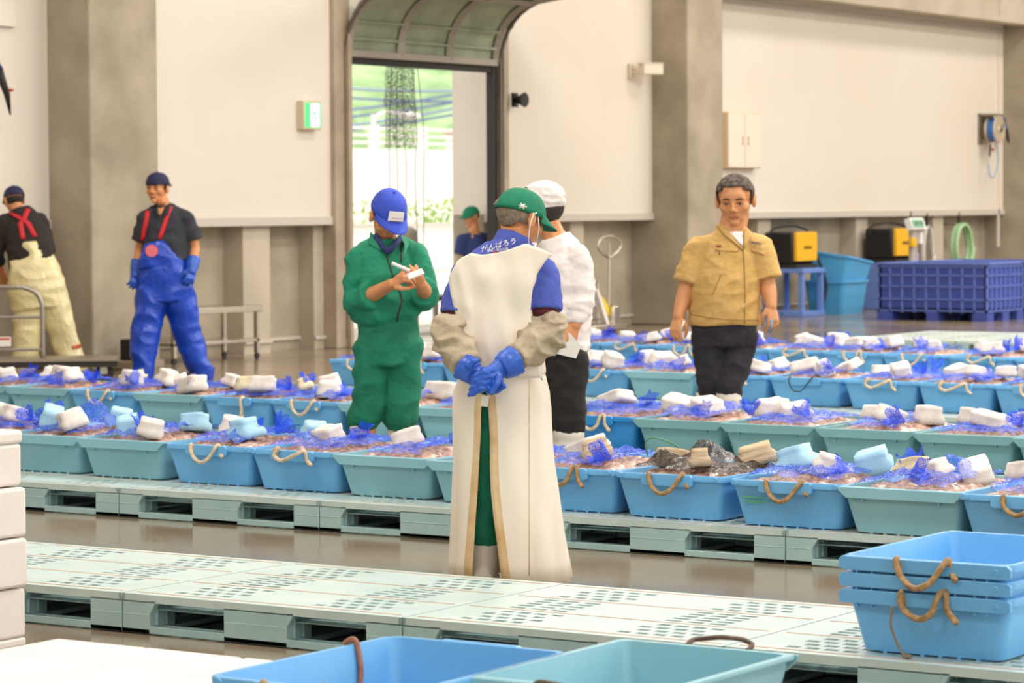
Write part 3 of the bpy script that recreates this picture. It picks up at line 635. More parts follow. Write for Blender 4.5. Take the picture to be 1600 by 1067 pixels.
# ---------------- things along the back wall ----------------
def hosereel(t):
    MB().box((0, -.2, -.22), (.03, -.08, .24)).build('wall_bracket', mat('bracket_grey', '8b7f70', .5, .3), t, bevel=.004)
    MB().box((0, -.2, .2), (.25, .2, .235)).build('top_plate', MATS['bracket_grey'], t, bevel=.004)
    MB().box((0, -.12, -.1), (.1, .1, .1)).build('support', MATS['bracket_grey'], t)
    d_ = mat('reel_beige', 'c3b39a', .4, .2)
    MB().lathe([(.02, .1), (.2, .1), (.21, .115), (.2, .13), (.05, .13)], n=28, axis='X').build('rear_disc', d_, t, smooth=.6)
    MB().lathe([(.05, .24), (.2, .24), (.21, .255), (.2, .27), (.17, .262), (.05, .262), (.03, .29), (.0, .29)], n=28, axis='X').build('front_disc', d_, t, smooth=.6)
    m = MB(); m.tube([(.12+.12*i/119, .165*cos(i*.42), .165*sin(i*.42)) for i in range(120)], .012, n=6); m.build('coiled_hose', mat('hose_blue', '3b74c4', .45), t, smooth=True)
    MB().lathe([(.03, .29), (.035, .3), (.0, .31)], n=12, axis='X').build('axle_cap', BLACK, t)
    MB().tube([(.28, .0, .0), (.3, .15, .1), (.25, .26, .2)], .012).build('guide_arm', MATS['bracket_grey'], t)
    MB().tube(spline([(.2, .16, .18), (.22, .28, .16), (.22, .36, .02)], 5), .014).build('outlet_hose', MATS['hose_blue'], t, smooth=True)
    m = MB(); m.tube([(.22, .36, .02), (.22, .41, -.14), (.22, .44, -.2)], [.022, .026, .008], n=8); m.build('nozzle', BLACK, t)
    MB().tube(spline([(.15, .1, -.18), (.17, .17, -.42), (.16, .06, -.68), (.16, -.1, -.7), (.15, -.15, -.5)], 6), .011).build('hanging_hose', mat('hose_pale_blue', '8fb0d8', .45), t, smooth=True)
    MB().tube([(.15, -.08, -.22), (.15, -.1, -.4)], .016).build('valve', BLACK, t); MB().ell((.17, -.03, -.3), (.02, .04, .03)).build('valve_lever', mat('lever_red', 'c4402c', .5), t)
t = thing('hose_reel', 'beige hose reel with blue hose on the white panel at the upper right', 'hose reel', (XP, 40.72, 2.56)); hosereel(t)
m = MB(); m.box((XP, 41.22, 0.8), (XP+.03, 41.26, 4)); tag(m.build('wall_conduit', PANEL), 'white conduit running up the panel right of the hose reel', 'conduit')
t = thing('spray_gun', 'black spray gun on a blue hose hanging at the upper left edge', 'spray gun', (-17.95, 19.22, 2.5))
MB().tube(spline([(0, -.35, .7), (0, -.2, .45), (0, -.03, .22)], 5), .016).build('supply_hose', MATS['hose_blue'], t, smooth=True)
m = MB(); m.tube([(0, -.03, .22), (0, .0, .08), (0, .05, -.02), (0, .09, -.2)], [.02, .035, .03, .007], n=10); m.build('gun_body', BLACK, t, smooth=True)
MB().ell((0, .1, .02), (.02, .035, .015)).build('trigger', MATS['lever_red'], t)
MB().box((-.245, -.4, .6), (-.2, .4, .75)).build('wall_hook_plate', PANEL, t)
MB().tube([(-.22, -.35, .7), (0, -.35, .7)], .012).build('wall_hook', MATS['bracket_grey'], t)
# hoses hung on the lower wall at the right
def coil(nm, label, y, z, ry, rz_, mt, r, turns):
    m = MB(); pts = [(XL+.3+.012*k/10, y+ry*cos(2*pi*k/18)*(1+.06*nz(k, 0, 0, .1)), z+rz_*sin(2*pi*k/18)) for k in range(int(18*turns)+1)]
    m.tube(pts, r, n=7); t = thing(nm, label, 'hose', (0, 0, 0)); m.build('coil', mt, t, smooth=True)
    MB().tube([(XL+.002, y, z+rz_), (XL+.36, y, z+rz_)], .012).build('wall_hook', STEEL, t); MB().tube([(XL+.32, y-.05, z+rz_+.18), (XL+.32, y-.04, z+rz_-.02)], .022).build('hose_tap', BLACK, t)
coil('hose_coil', 'pale green coiled hose hanging on the lower wall at the right', 39.85, .82, .28, .33, mat('hose_green', 'a9cfa0', .4), .028, 5)
coil('hose_coil', 'pale lilac hose loop hanging left of the white hose', 38.2, .75, .13, .42, mat('hose_lilac', 'b8aec6', .35), .022, 2)
coil('hose_coil', 'white hose loop hanging between the lilac and green hoses', 38.75, .72, .17, .42, mat('hose_clear', 'd6d2cc', .35), .022, 2)
# engine-driven machines on stands
YEL = mat('machine_yellow', 'f3b71c', .4)
def machine(t, z, hose=1):
    MB().box((-.28, -.3, z), (.14, .3, z+.42)).build('black_housing', BLACK, t, bevel=.03)
    yl = MB().box((.14, -.28, z+.04), (.2, .28, z+.42)).build('yellow_cover', YEL, t, bevel=.012)
    MB().box((.2, -.1, z+.2), (.204, .12, z+.24)).build('lettering_strip', mat('dark_marks', '7a5a12', .6), yl)
    MB().box((-.3, -.3, z-.05), (.2, .3, z)).build('base_plate', DARK, t, bevel=.008)
    MB().tube(spline([(-.2, -.31, z+.3), (-.18, -.25, z+.46), (0, .0, z+.5), (.1, .2, z+.44)], 5), .016).build('carry_handle', BLACK, t, smooth=True)
    if hose: MB().tube(spline([(.12, .32, z+.2), (.22, .4, z-.1), (.25, .42, z-.35), (.2, .3, z-.62), (.1, 0, z-.66), (-.02, -.32, z-.64)], 6), .022).build('drain_hose', BLACK, t, smooth=True)
t = thing('pump_machine', 'black and yellow machine standing on the blue crate stand', 'machine', (-17.93, 34.12, 0)); machine(t, .68)
t = thing('crate_stand', 'blue plastic crate stood on edge under the black and yellow machine', 'crate', (-17.93, 34.12, 0))
BC = mat('crate_blue', '6f8fd6', .5)
for k in (-.3, .24): MB().box((-.28, k, .06), (-.22, k+.06, .57)).build('rear_post', BC, t); MB().box((.22, k, .06), (.28, k+.06, .57)).build('front_post', BC, t)
MB().box((-.3, -.32, .57), (.3, .32, .63)).build('top_frame', BC, t, bevel=.006); MB().box((-.3, -.32, 0), (.3, .32, .07)).build('bottom_frame', BC, t, bevel=.006)
t = thing('pump_machine', 'black and yellow machine behind the digital scale', 'machine', (-17.9, 37.0, 0)); machine(t, .7, 0)
t2 = thing('crate_stand', 'blue crate stand hidden behind the navy bulk bin', 'crate', (-17.9, 37.0, 0)); MB().box((-.3, -.32, 0), (.3, .32, .64)).build('crate_body', BC, t2, bevel=.01)
t = thing('digital_scale', 'digital weighing scale with a green and white display on a post', 'scale', (-17.1, 36.15, 0))
MB().box((-.2, -.25, 0), (.3, .25, .1)).build('platform', STEEL, t, bevel=.01); MB().tube([(-.1, 0, .1), (-.1, 0, 1.1)], .045, n=12).build('post', mat('scale_grey', 'bdb5aa', .5), t)
hd = MB().cbox((-.05, 0, 1.18), (.1, .42, .17), rot=(0, -.35, 0)).build('display_head', WHITE, t, bevel=.01)
m = MB(); m.cbox((.005, -.03, 1.195), (.02, .3, .1), rot=(0, -.35, 0)); m.build('display_panel', mat('display_green', '7fc49a', .4), hd)
m = MB(); m.cbox((.014, -.09, 1.2), (.02, .1, .04), rot=(0, -.35, 0)); m.cbox((.014, .05, 1.2), (.02, .07, .04), rot=(0, -.35, 0)); m.build('readout', mat('display_dark', '6b7a6c', .4), hd)
MB().box((-.09, .12, .92), (-.03, .2, 1.08)).build('printer_box', WHITE, t); MB().box((-.06, -.18, .88), (0, -.05, 1.0)).build('junction_box', YEL, t, bevel=.01)
# light blue baskets
LB = mat('basket_blue', '57ade2', .4)
t = thing('laundry_basket', 'light blue slatted basket standing on the floor, lower of two', 'basket', (-17.75, 34.98, 0))
def basket(z0, h_, tilt):
    m = MB(); m.loft([rrect(.5, .62, .05, z0+.0, 3), rrect(.6, .72, .06, z0+h_, 3), rrect(.64, .76, .06, z0+h_, 3), rrect(.64, .76, .06, z0+h_+.03, 3), rrect(.58, .7, .06, z0+h_+.03, 3), rrect(.48, .6, .05, z0+.02, 3)])
    for k in range(9):
        zz = z0+.04+k*(h_-.06)/9; f_ = k/9; m.loft([rrect(.505+.09*f_, .625+.09*f_, .05, zz, 3), rrect(.505+.09*f_, .625+.09*f_, .05, zz+.012, 3)], cap=(0, 0))
    return m
basket(0, .42, 0).build('basket_body', LB, t)
t = thing('laundry_basket', 'light blue basket sitting tilted in the lower basket', 'basket', (-17.75, 34.98, .33)); b_ = basket(0, .42, 0).build('basket_body', LB, t); b_.rotation_euler = (-.12, .12, 0); MB().box((.29, -.1, .34), (.335, .1, .38)).build('grip_slot', mat('slot_dark', '1f4f78', .6), t)
# navy bulk bins
NV = mat('navy_plastic', '3b4c9c', .45); NVL = mat('navy_light', '6277c2', .45)
def bulkbin(x, y, label):
    t = thing('bulk_bin', label, 'bin', (x, y, 0)); w_, d_, h_ = 1.5, 1.12, .7
    m = MB(); m.box((.02, .02, .12), (w_-.02, d_-.02, .16))
    m.box((.02, .02, .12), (w_-.02, .05, h_)); m.box((.02, d_-.05, .12), (w_-.02, d_-.02, h_)); m.box((.02, .02, .12), (.05, d_-.02, h_)); m.box((w_-.05, .02, .12), (w_-.02, d_-.02, h_)); m.build('wall_panels', NV, t)
    m = MB()
    for k in range(10):
        xx = k*(w_-.02)/9; m.box((xx, 0, .1), (xx+.02, .03, h_)); m.box((xx, d_-.03, .1), (xx+.02, d_, h_))
    for k in range(1, 8):
        yy = k*(d_-.02)/8; m.box((0, yy, .1), (.03, yy+.02, h_)); m.box((w_-.03, yy, .1), (w_, yy+.02, h_))
    for zz in (.12, .26, .42, .56, .67): m.box((0, 0, zz), (w_, .035, zz+.018)); m.box((0, 0, zz), (.035, d_, zz+.018)); m.box((w_-.035, 0, zz), (w_, d_, zz+.018))
    m.build('ribs', NVL, t)
    for zz in (0,):
        for a in (0, .68, 1.3):
            for b in (0, .48, .92): MB().box((a, b, 0), (a+.2 if a != .68 else a+.16, b+.2, .12)).build('foot', NV, t)
    m = MB(); m.box((-.01, -.01, h_), (w_+.01, .05, h_+.025)); m.box((-.01, d_-.05, h_), (w_+.01, d_+.01, h_+.025)); m.box((-.01, 0, h_), (.05, d_, h_+.025)); m.box((w_-.05, 0, h_), (w_+.01, d_, h_+.025)); m.build('rim', NVL, t, bevel=.006)
bulkbin(-16.38, 33.42, 'navy blue ribbed bulk bin standing before the back wall at the right'); bulkbin(-16.34, 34.75, 'navy blue bulk bin directly behind the front navy bin')
# pallet jack and stainless cart
SS = mat('stainless', 'cfc6b8', .25, .9)
t = thing('stainless_cart', 'stainless cart with a round red and white sticker beside the column', 'cart', (-18.3, 28.55, 0))
MB().box((0, 0, .1), (.04, 1.25, .12)).build('base_rail', SS, t)
MB().box((0, .02, .12), (.02, 1.22, .5)).build('side_panel', mat('cart_grey', 'a2968a', .4, .4), t, bevel=.004)
for k in (0, 1.22): MB().tube([(.02, k, 0), (.02, k, .56)], .018).build('corner_post', SS, t)
MB().tube([(.02, 0, .56), (.02, 1.22, .56)], .018).build('top_rail', SS, t)
MB().tube([(.021, .47, .3), (.026, .47, .3)], .11, n=20).build('sticker', WHITE, t); m = MB(); m.box((.026, .4, .35), (.029, .54, .38)); m.box((.026, .4, .22), (.029, .54, .25)); m.build('sticker_marks', MATS['lever_red'], t)
t = thing('pallet_jack', 'stainless pallet jack with a looped handle and yellow label', 'pallet jack', (-17.75, 29.15, 0))
MB().tube([(0, 0, .25), (0, .02, .85)], .016).build('handle_shaft', SS, t)
hl = MB().tube([(0, .02, .85), (0, -.12, .9)]+[(0, .02-.26*cos(a), 1.0+.11*sin(a)) for a in [-.5+.45*k for k in range(11)]]+[(0, .02, .85)], .014).build('handle_loop', SS, t, smooth=True)
MB().tube([(0, .02, .85), (0, .02, 1.02)], .012).build('trigger_lever', SS, t)
m = MB(); m.loft([[(-.03, -.32, .5), (.03, -.32, .5), (.03, -.27, .5), (-.03, -.27, .5)], [(-.03, -.05, .02), (.03, -.05, .02), (.03, .02, .02), (-.03, .02, .02)]]); m.build('slanted_strut', WHITE, t)
m = MB(); m.loft([[(-.02, -.2, .42), (.02, -.2, .42), (.02, -.12, .38), (-.02, -.12, .38)], [(-.02, -.05, .18), (.02, -.05, .18), (.02, .05, .2), (-.02, .05, .2)]]); m.build('yellow_label', mat('label_yellow', 'f0cf3c', .5), t)
MB().box((-.08, -.02, .05), (.08, .14, .3)).build('pump_body', SS, t, bevel=.02); MB().box((-.2, -1.1, .03), (-.04, .05, .09)).build('fork', SS, t, bevel=.01); MB().box((.06, -1.1, .03), (.22, .05, .09)).build('fork', SS, t, bevel=.01)
MB().lathe([(.02, -.04), (.08, -.04), (.08, .04), (.02, .04)], (0, .08, .08), n=16, axis='X').build('steer_wheel', BLACK, t)
# steel work table and platform scale behind the man in blue overalls
t = thing('steel_table', 'stainless steel work table against the left lower wall', 'table', (-18.2, 20.85, 0)) if False else thing('steel_table', 'stainless steel work table in front of the lower wall at the left', 'table', (-18.1, 21.1, 0))
MB().box((0, 0, .46), (.5, 1.35, .52)).build('table_top', SS, t, bevel=.006)
for a in (.03, .44):
    for b in (.03, 1.28): MB().box((a, b, .06), (a+.04, b+.04, .46)).build('leg', SS, t); MB().lathe([(.01, -.012), (.03, -.012), (.03, .012), (.01, .012)], (a+.02, b+.02, .03), n=12, axis='X').build('caster', DARK, t)
MB().box((.03, .03, .17), (.48, 1.32, .2)).build('lower_shelf', SS, t, bevel=.004)
t = thing('platform_scale', 'grey platform scale with a post behind the blue overalls', 'scale', (-17.35, 20.2, 0))
MB().box((-.25, -.1, .02), (.1, .35, .09)).build('platform', mat('scale_plate', '9d9181', .4, .5), t, bevel=.008); MB().box((-.02, .12, .09), (.05, .2, .62)).build('post', SS, t, bevel=.006); MB().box((-.2, .08, .09), (-.06, .3, .28)).build('control_box', BLACK, t, bevel=.01)
# platform trolley at the left edge
t = thing('platform_trolley', 'steel platform trolley with a tube handle at the left edge', 'trolley', (-16.1, 18.58, 0), 0.70)
MB().box((-1.35, -.02, .2), (0, .5, .225)).build('deck_top', mat('deck_steel', 'a39888', .35, .6), t); MB().box((-1.34, -.01, .15), (-.01, .49, .2)).build('deck_frame', DARK, t)
MB().tube(spline([(-.62, .06, .22), (-.62, .06, .6), (-.63, .06, .7), (-.68, .06, .78), (-.78, .06, .82)], 5)+[(-1.3, .06, .82)], .02, n=10).build('tube_handle', mat('tube_grey', 'a79f97', .3, .7), t, smooth=True)
for z in (.57, .3): MB().tube([(-.62, .06, z), (-1.3, .06, z)], .013).build('cross_bar', MATS['tube_grey'], t)
cbm = MB().box((-1.0, .03, .33), (-.88, .045, .41)).build('label_card', WHITE, t); MB().box((-.99, .027, .385), (-.89, .03, .4)).build('label_band', MATS['lever_red'], cbm)
for a in (-1.2, -.12):
    for b in (.06, .42):
        MB().box((a-.03, b-.04, .09), (a+.03, b+.04, .15)).build('caster_fork', SS, t); MB().lathe([(.02, -.02), (.075, -.02), (.08, 0), (.075, .02), (.02, .02)], (a, b, .08), n=16, axis='Y').build('wheel', DARK, t, smooth=.7)
# expanded foam fish boxes
FW_ = mat('styrofoam', 'ece5df', .7, col2='e6ddd6', nscale=3, bump=.06, bscale=120)
def foambox(x, y, z, w_, d_, h_, lid, label, group, rz=0):
    t = thing('foam_box', label, 'box', (x, y, z), rz, group)
    MB().box((0, 0, 0), (w_, d_, h_*(.78 if lid else 1)-.004)).build('box_body', FW_, t, bevel=.012)
    if lid: MB().box((-.004, -.004, h_*.78-.004), (w_+.004, d_+.004, h_)).build('lid', FW_, t, bevel=.012)
    return t
zz = .0
MB_ = MB().box((0, 0, 0), (.6, .5, .03)).build('foam_sheet', FW_, None, bevel=.008, loc=(-7.4, 6.86, 0)); tag(MB_, 'white foam sheet on the floor under the stack of foam boxes', 'sheet'); zz = .0305
for k, h_ in enumerate((.172, .17, .17, .188)):
    foambox(-6.8-.6+(.0, .012, .01, -.01)[k], 6.86, zz, .6, .5, h_, k == 3, 'white foam fish box, %s of the stack at the left edge' % ('lowest', 'second from the bottom', 'second from the top', 'lidded topmost')[k], 'stack of foam boxes'); zz += h_+.0015
def B(px, py, z): pass
for k, (x, w_) in enumerate(((-5.68, .335), (-5.345, .34), (-4.99, .335))):
    foambox(x, 5.62-.02*k, 0, w_, .66+.02*k, .25, True, 'flat lidded white foam box at the bottom left, %s of three' % ('leftmost', 'middle', 'rightmost')[k], 'flat foam boxes in front')
    m = MB(); rq = random.Random(k)
    for q in range(7): m.box((.06+rq.random()*.2, .1+rq.random()*.4, .2502), (.075+rq.random()*.03+.06+rq.random()*.1, .105+.4*rq.random(), .2504)) if False else None
# ---------------- people ----------------
def ray(px, py): return (CF + CR*((px-800)/FPX) + CU*((533.5-py)/FPX))
def ground(px, py):
    d = ray(px, py); t = -CAM_H/d.z; return Vector((0, 0, CAM_H))+d*t
def fuse(mb, name, mats, parent, vox=.009, smooth=2, disp=None, region=None, parts=None):
    me = bpy.data.meshes.new('tmp'); me.from_pydata(mb.v, [], mb.f)
    bm = bmesh.new(); bm.from_mesh(me); bmesh.ops.recalc_face_normals(bm, faces=bm.faces); bm.to_mesh(me); bm.free()
    o = bpy.data.objects.new('tmp', me); COL.objects.link(o)
    r = o.modifiers.new('r', 'REMESH'); r.mode = 'VOXEL'; r.voxel_size = vox; r.use_smooth_shade = True
    if smooth: s = o.modifiers.new('s', 'SMOOTH'); s.factor = .5; s.iterations = smooth
    dg = bpy.context.evaluated_depsgraph_get(); dg.update()
    m2 = bpy.data.meshes.new_from_object(o.evaluated_get(dg)); bpy.data.objects.remove(o); bpy.data.meshes.remove(me)
    if disp:
        ns = [v.normal.copy() for v in m2.vertices]
        for v, n in zip(m2.vertices, ns): v.co += n*disp(v.co)
    m2.name = name; m2.materials.clear()
    for m in (mats if isinstance(mats, (list, tuple)) else [mats]): m2.materials.append(m)
    if region:
        for p in m2.polygons: p.material_index = region(p.center)
    m2.polygons.foreach_set('use_smooth', [True]*len(m2.polygons)); m2.update()
    q = bpy.data.objects.new(name, m2); COL.objects.link(q); q.parent = parent; return q
def folds(a=.006, f=9, fz=16, seed=0, g=.003):
    return lambda p: a*(1-abs(nz(p.x*f+seed, p.y*f, p.z*fz))*3) + g*nz(p.x*40+seed, p.y*40, p.z*55)
class Person:
    def __init__(s, label, px, py):
        w = ground(px, py); s.w = w; s.D = sqrt(w.x**2+w.y**2)
        s.root = thing('person', label, 'person', (w.x, w.y, 0), atan2(-w.x, w.y))
        s.Ri = Matrix.Rotation(-atan2(-w.x, w.y), 3, 'Z')
    def J(s, px, py, dy=0):
        d = s.Ri @ ray(px, py); t = (s.D+dy)/d.y; q = d*t; return Vector((q.x, dy, q.z+CAM_H))
    def hit(s, obj, px, py, off=.003):
        o_ = Vector((0, -s.D, CAM_H)); d = (s.Ri @ ray(px, py)).normalized(); ok, p, n, i = obj.ray_cast(o_, d)
        return (p+n*off, n) if ok else (s.J(px, py, -.1), Vector((0, -1, 0)))
    def line(s, obj, pts, r, name, m, par=None, off=.002, sub=4):
        P_ = []
        for i in range(len(pts)-1):
            for k in range(sub): P_.append(tuple(pts[i][j]+(pts[i+1][j]-pts[i][j])*k/sub for j in (0, 1)))
        P_.append(pts[-1]); return MB().tube([s.hit(obj, *q, off)[0] for q in P_], r, n=6).build(name, m, par or s.root, True)
    def patch(s, obj, quad, name, m, par=None, off=.004, n=4):
        b = MB(); vs = []
        for j in range(n+1):
            for i in range(n+1):
                u, v = i/n, j/n; q = [quad[0][k]*(1-u)*(1-v)+quad[1][k]*u*(1-v)+quad[2][k]*u*v+quad[3][k]*(1-u)*v for k in (0, 1)]
                vs.append(s.hit(obj, *q, off)[0])
        b.add(vs, [(j*(n+1)+i, j*(n+1)+i+1, (j+1)*(n+1)+i+1, (j+1)*(n+1)+i) for j in range(n) for i in range(n)])
        o = b.build(name, m, par or s.root, True); q = o.modifiers.new('t', 'SOLIDIFY'); q.thickness = .003; return o
def basis(f, roll=0):
    f = Vector(f).normalized(); r = f.cross(Vector((0, 0, 1))).normalized(); u = r.cross(f)
    if roll: q = Matrix.Rotation(roll, 3, f); r = q @ r; u = q @ u
    return r, f, u
class Head:
    def __init__(s, c, f, roll=0, k=1.0, kx=1.0): s.kx = kx; s.c = Vector(c); s.r, s.f, s.u = basis(f, roll); s.k = k; s.rot = Matrix((s.r, s.f, s.u)).transposed()
    def p(s, x, y, z): return s.c + (s.r*(x*s.kx) + s.f*y + s.u*z)*s.k
    def inv(s, q): d = (q-s.c)/s.k; return Vector((d.dot(s.r)/s.kx, d.dot(s.f), d.dot(s.u)))
    def ell(s, mb, c, r, nu=14, nv=10, mi=0):
        t = MB().ell((0, 0, 0), r, nu=nu, nv=nv); mb.add([s.p(*(Vector(c)+Vector(v))) for v in t.v], t.f, mi)
    def skin(s, mb):
        E = s.ell
        E(mb, (0, -.008, .035), (.076, .094, .082)); E(mb, (0, .018, -.025), (.066, .074, .075)); E(mb, (0, .04, -.07), (.045, .045, .04)); E(mb, (0, .072, -.096), (.022, .02, .018))
        for q in (-1, 1):
            E(mb, (q*.04, .052, -.025), (.026, .03, .028)); E(mb, (q*.08, -.008, -.012), (.011, .02, .034)); E(mb, (q*.084, -.014, .006), (.008, .016, .018)); E(mb, (q*.03, .076, .022), (.028, .014, .009)); E(mb, (q*.011, .098, -.034), (.009, .01, .008))
            E(mb, (q*.032, .074, .0), (.015, .012, .009))
        E(mb, (0, .07, .03), (.055, .022, .035)); mb.tube([s.p(0, .086, .012), s.p(0, .1, -.014), s.p(0, .111, -.032)], [.008*s.k, .0095*s.k, .013*s.k], n=10)
        E(mb, (0, .082, -.062), (.026, .012, .006)); E(mb, (0, .081, -.071), (.021, .012, .006))
    def lipregion(s, q):
        d = s.inv(q); return abs(d.x) < .022 and d.y > .08 and -.076 < d.z < -.059
    def face(s, par, brow='2a221e', eyes=1):
        m = MB()
        for q in (-1, 1): s.ell(m, (q*.031, .083, .001), (.0135, .006, .0036), 10, 6)
        m.build('eye_whites', mat('eye_white', 'e6ddd2', .3), par, True)
        m = MB()
        for q in (-1, 1): s.ell(m, (q*.031, .0875, .0005), (.0058, .004, .0038), 8, 6)
        for q in (-1, 1): m.tube([s.p(q*.015, .087, .003), s.p(q*.031, .092, .0055), s.p(q*.047, .083, .003)], .0018*s.k, n=5)
        m.build('irises', mat('dark_eye', '1c1512', .3), par, True)
        m = MB()
        for q in (-1, 1): m.tube([s.p(q*.013, .091, .023), s.p(q*.03, .093, .028), s.p(q*.049, .082, .023)], [.003*s.k, .0042*s.k, .002*s.k], n=6)
        m.build('eyebrows', mat('brow_'+brow, brow, .8), par, True)
    def hair(s, par, m, keep, name='hair', sc=1.0, th=.008):
        t = MB(); nu, nv = 36, 26; R = (.083*sc, .101*sc, .092*sc); vs = []; ok = []
        for i in range(nv+1):
            ph = -pi/2+pi*i/nv
            for j in range(nu):
                a = 2*pi*j/nu; q = Vector((R[0]*cos(ph)*cos(a), -.008+R[1]*cos(ph)*sin(a), .033+R[2]*sin(ph)))
                ok.append(keep(q)); q = q*(1+.025*nz(q.x*60, q.y*60, q.z*60)); vs.append(s.p(*q))
        fs = [(i*nu+j, i*nu+(j+1) % nu, (i+1)*nu+(j+1) % nu, (i+1)*nu+j) for i in range(nv) for j in range(nu)]
        fs = [f for f in fs if all(ok[k] for k in f)]; t.add(vs, fs); o = t.build(name, m, par, True)
        o.data.validate(); b = bmesh.new(); b.from_mesh(o.data); bmesh.ops.delete(b, geom=[v for v in b.verts if not v.link_faces], context='VERTS'); b.to_mesh(o.data); b.free()
        sd = o.modifiers.new('thick', 'SOLIDIFY'); sd.thickness = th; sd.offset = 0; return o
    def cap(s, par, m, brimdir=1, tilt=0.0, k=1.0, name='cap', high=1.0, z0=.02):
        t = MB(); nu = 32; rings = []
        for i in range(10):
            ph = pi/2*i/9*.97; rg = []
            for j in range(nu):
                a = 2*pi*j/nu; c = cos(ph)**.8
                rg.append(s.p(.088*k*c*cos(a), -.006+.107*k*c*sin(a), z0+(.1*high)*sin(ph)+tilt*sin(a)*c))
            rings.append(rg)
        t.loft(rings, cap=(0, 1)); t.ell(s.p(0, -.006, z0+.1*high+.002), .008*s.k)
        o = t.build(name, m, par, True); sd = o.modifiers.new('thick', 'SOLIDIFY'); sd.thickness = .004
        b = MB(); vs = []; nn = 14; mm = 5
        for i in range(nn+1):
            a = pi*(.12+.76*i/nn)
            for j in range(mm+1):
                e = j/mm; rr = 1+e*.72*sin(pi*i/nn)**.55
                x = .088*k*cos(a)*(1+e*.12*sin(pi*i/nn)); y = -.006+.107*k*sin(a)*rr
                vs.append(s.p(x, brimdir*y if brimdir > 0 else -.012-y, z0+.004 + (tilt*sin(a)*brimdir) - .022*e - .10*abs(x)**1.5*e*4 + .006))
        b.add(vs, [(i*(mm+1)+j, i*(mm+1)+j+1, (i+1)*(mm+1)+j+1, (i+1)*(mm+1)+j) for i in range(nn) for j in range(mm)])
        q = b.build('brim', m, o, True); sd = q.modifiers.new('thick', 'SOLIDIFY'); sd.thickness = .004
        return o
def hand(mb, w, d, n, side=1, curl=.5, k=1.0, spread=.12, fist=None):
    """w wrist, d direction to the knuckles, n back-of-hand normal; side=+1 thumb towards d x n"""
    d = Vector(d).normalized(); n = Vector(n); n = (n-d*n.dot(d)).normalized(); t = d.cross(n)*side; w = Vector(w)
    P = lambda a, b, c: w + (d*a + t*b + n*c)*k
    mb.tube([P(-.02, 0, 0), P(.015, 0, 0), P(.05, 0, 0), P(.088, .0, 0)], [(.026*k, .02*k), (.03*k, .019*k), (.039*k, .017*k), (.038*k, .013*k)], n=12, ref=t)
    for i, (b, L) in enumerate(((.029, .07), (.0095, .078), (-.0105, .073), (-.029, .058))):
        a0 = .085-(.006 if i in (0, 3) else 0); ang = 0; pos = Vector((a0, b, 0)); pts = [P(*pos)]; c_ = curl*(1+.12*i)
        for seg in (.42, .32, .26):
            ang += c_*.9; q = L*seg; pos = pos+Vector((q*cos(ang), b*spread*seg*3, -q*sin(ang))); pts.append(P(*pos))
        mb.tube(pts, [.0098*k, .0092*k, .0085*k, .007*k], n=8); mb.ell(pts[-1], .007*k, nu=8, nv=6)
    a1 = P(.018, .03, -.004); a2 = P(.05, .052, -.018); a3 = P(.078, .05, -.03-.02*curl); a4 = P(.1, .04, -.038-.03*curl)
    mb.tube([a1, a2, a3, a4], [.016*k, .0125*k, .011*k, .008*k], n=8); mb.ell(a4, .008*k, nu=8, nv=6)
def limb(mb, pts, rs, n=14): mb.tube(pts, rs, n=n); [mb.ell(p, (r if not isinstance(r, tuple) else max(r)), nu=n, nv=8) for p, r in zip(pts, rs)]
def torso(mb, rings, yaw, ex=0):
    ref = Vector((cos(yaw), sin(yaw), 0)); mb.tube([c for c, a, b in rings], [(a+ex, b+ex) for c, a, b in rings], n=24, ref=ref)
SKIN = mat('skin', 'd99a68', .5, col2='cf8c5c', nscale=12, sss=.08); SKIN2 = mat('skin_ruddy', 'd99a6a', .5, col2='cc8c5c', nscale=10, sss=.08); LIP = mat('lips', 'b86c58', .45)
def boots(P, m, ankles, tops, fdir, r=.066):
    for a, tp in zip(ankles, tops):
        mb = MB(); a = Vector((a.x, a.y, 0)); f = Vector(fdir).normalized(); f.z = 0
        mb.tube([tp, tp.lerp(a, .45), a+Vector((0, 0, .09)), a+Vector((0, 0, .045))], [r, r*.92, r*.78, r*.72], n=16); mb.tube([a+Vector((0, 0, .045))-f*.06, a+Vector((0, 0, .042))+f*.03, a+Vector((0, 0, .034))+f*.14, a+Vector((0, 0, .03))+f*.18], [(.042, .042), (.046, .044), (.048, .034), (.036, .026)], n=14, ref=f.cross(Vector((0, 0, 1))))
        fuse(mb, 'rubber_boot', m, P.root, .01, 2, disp=lambda p: .0025*sin(p.z*95) if p.z > .18 else 0)
BOOT = mat('white_rubber', 'e8e2d8', .4, col2='d8cfc0', nscale=6)
def stripe(P, pts, r, name, m, par=None, sq=1, ref=None): return MB().tube(pts, r, n=8, sq=sq, ref=ref).build(name, m, par or P.root, True)
def text(name, s, loc, rot, size, m, par, ext=.0006):
    c = bpy.data.curves.new(name, 'FONT'); c.body = s; c.size = size; c.extrude = ext; c.align_x = 'CENTER'; c.align_y = 'CENTER'
    o = bpy.data.objects.new(name, c); COL.objects.link(o); dg = bpy.context.evaluated_depsgraph_get(); dg.update()
    me = bpy.data.meshes.new_from_object(o.evaluated_get(dg)); bpy.data.objects.remove(o); me.materials.clear(); me.materials.append(m)
    q = bpy.data.objects.new(name, me); COL.objects.link(q); q.parent = par; q.location = loc; q.rotation_euler = rot; return q
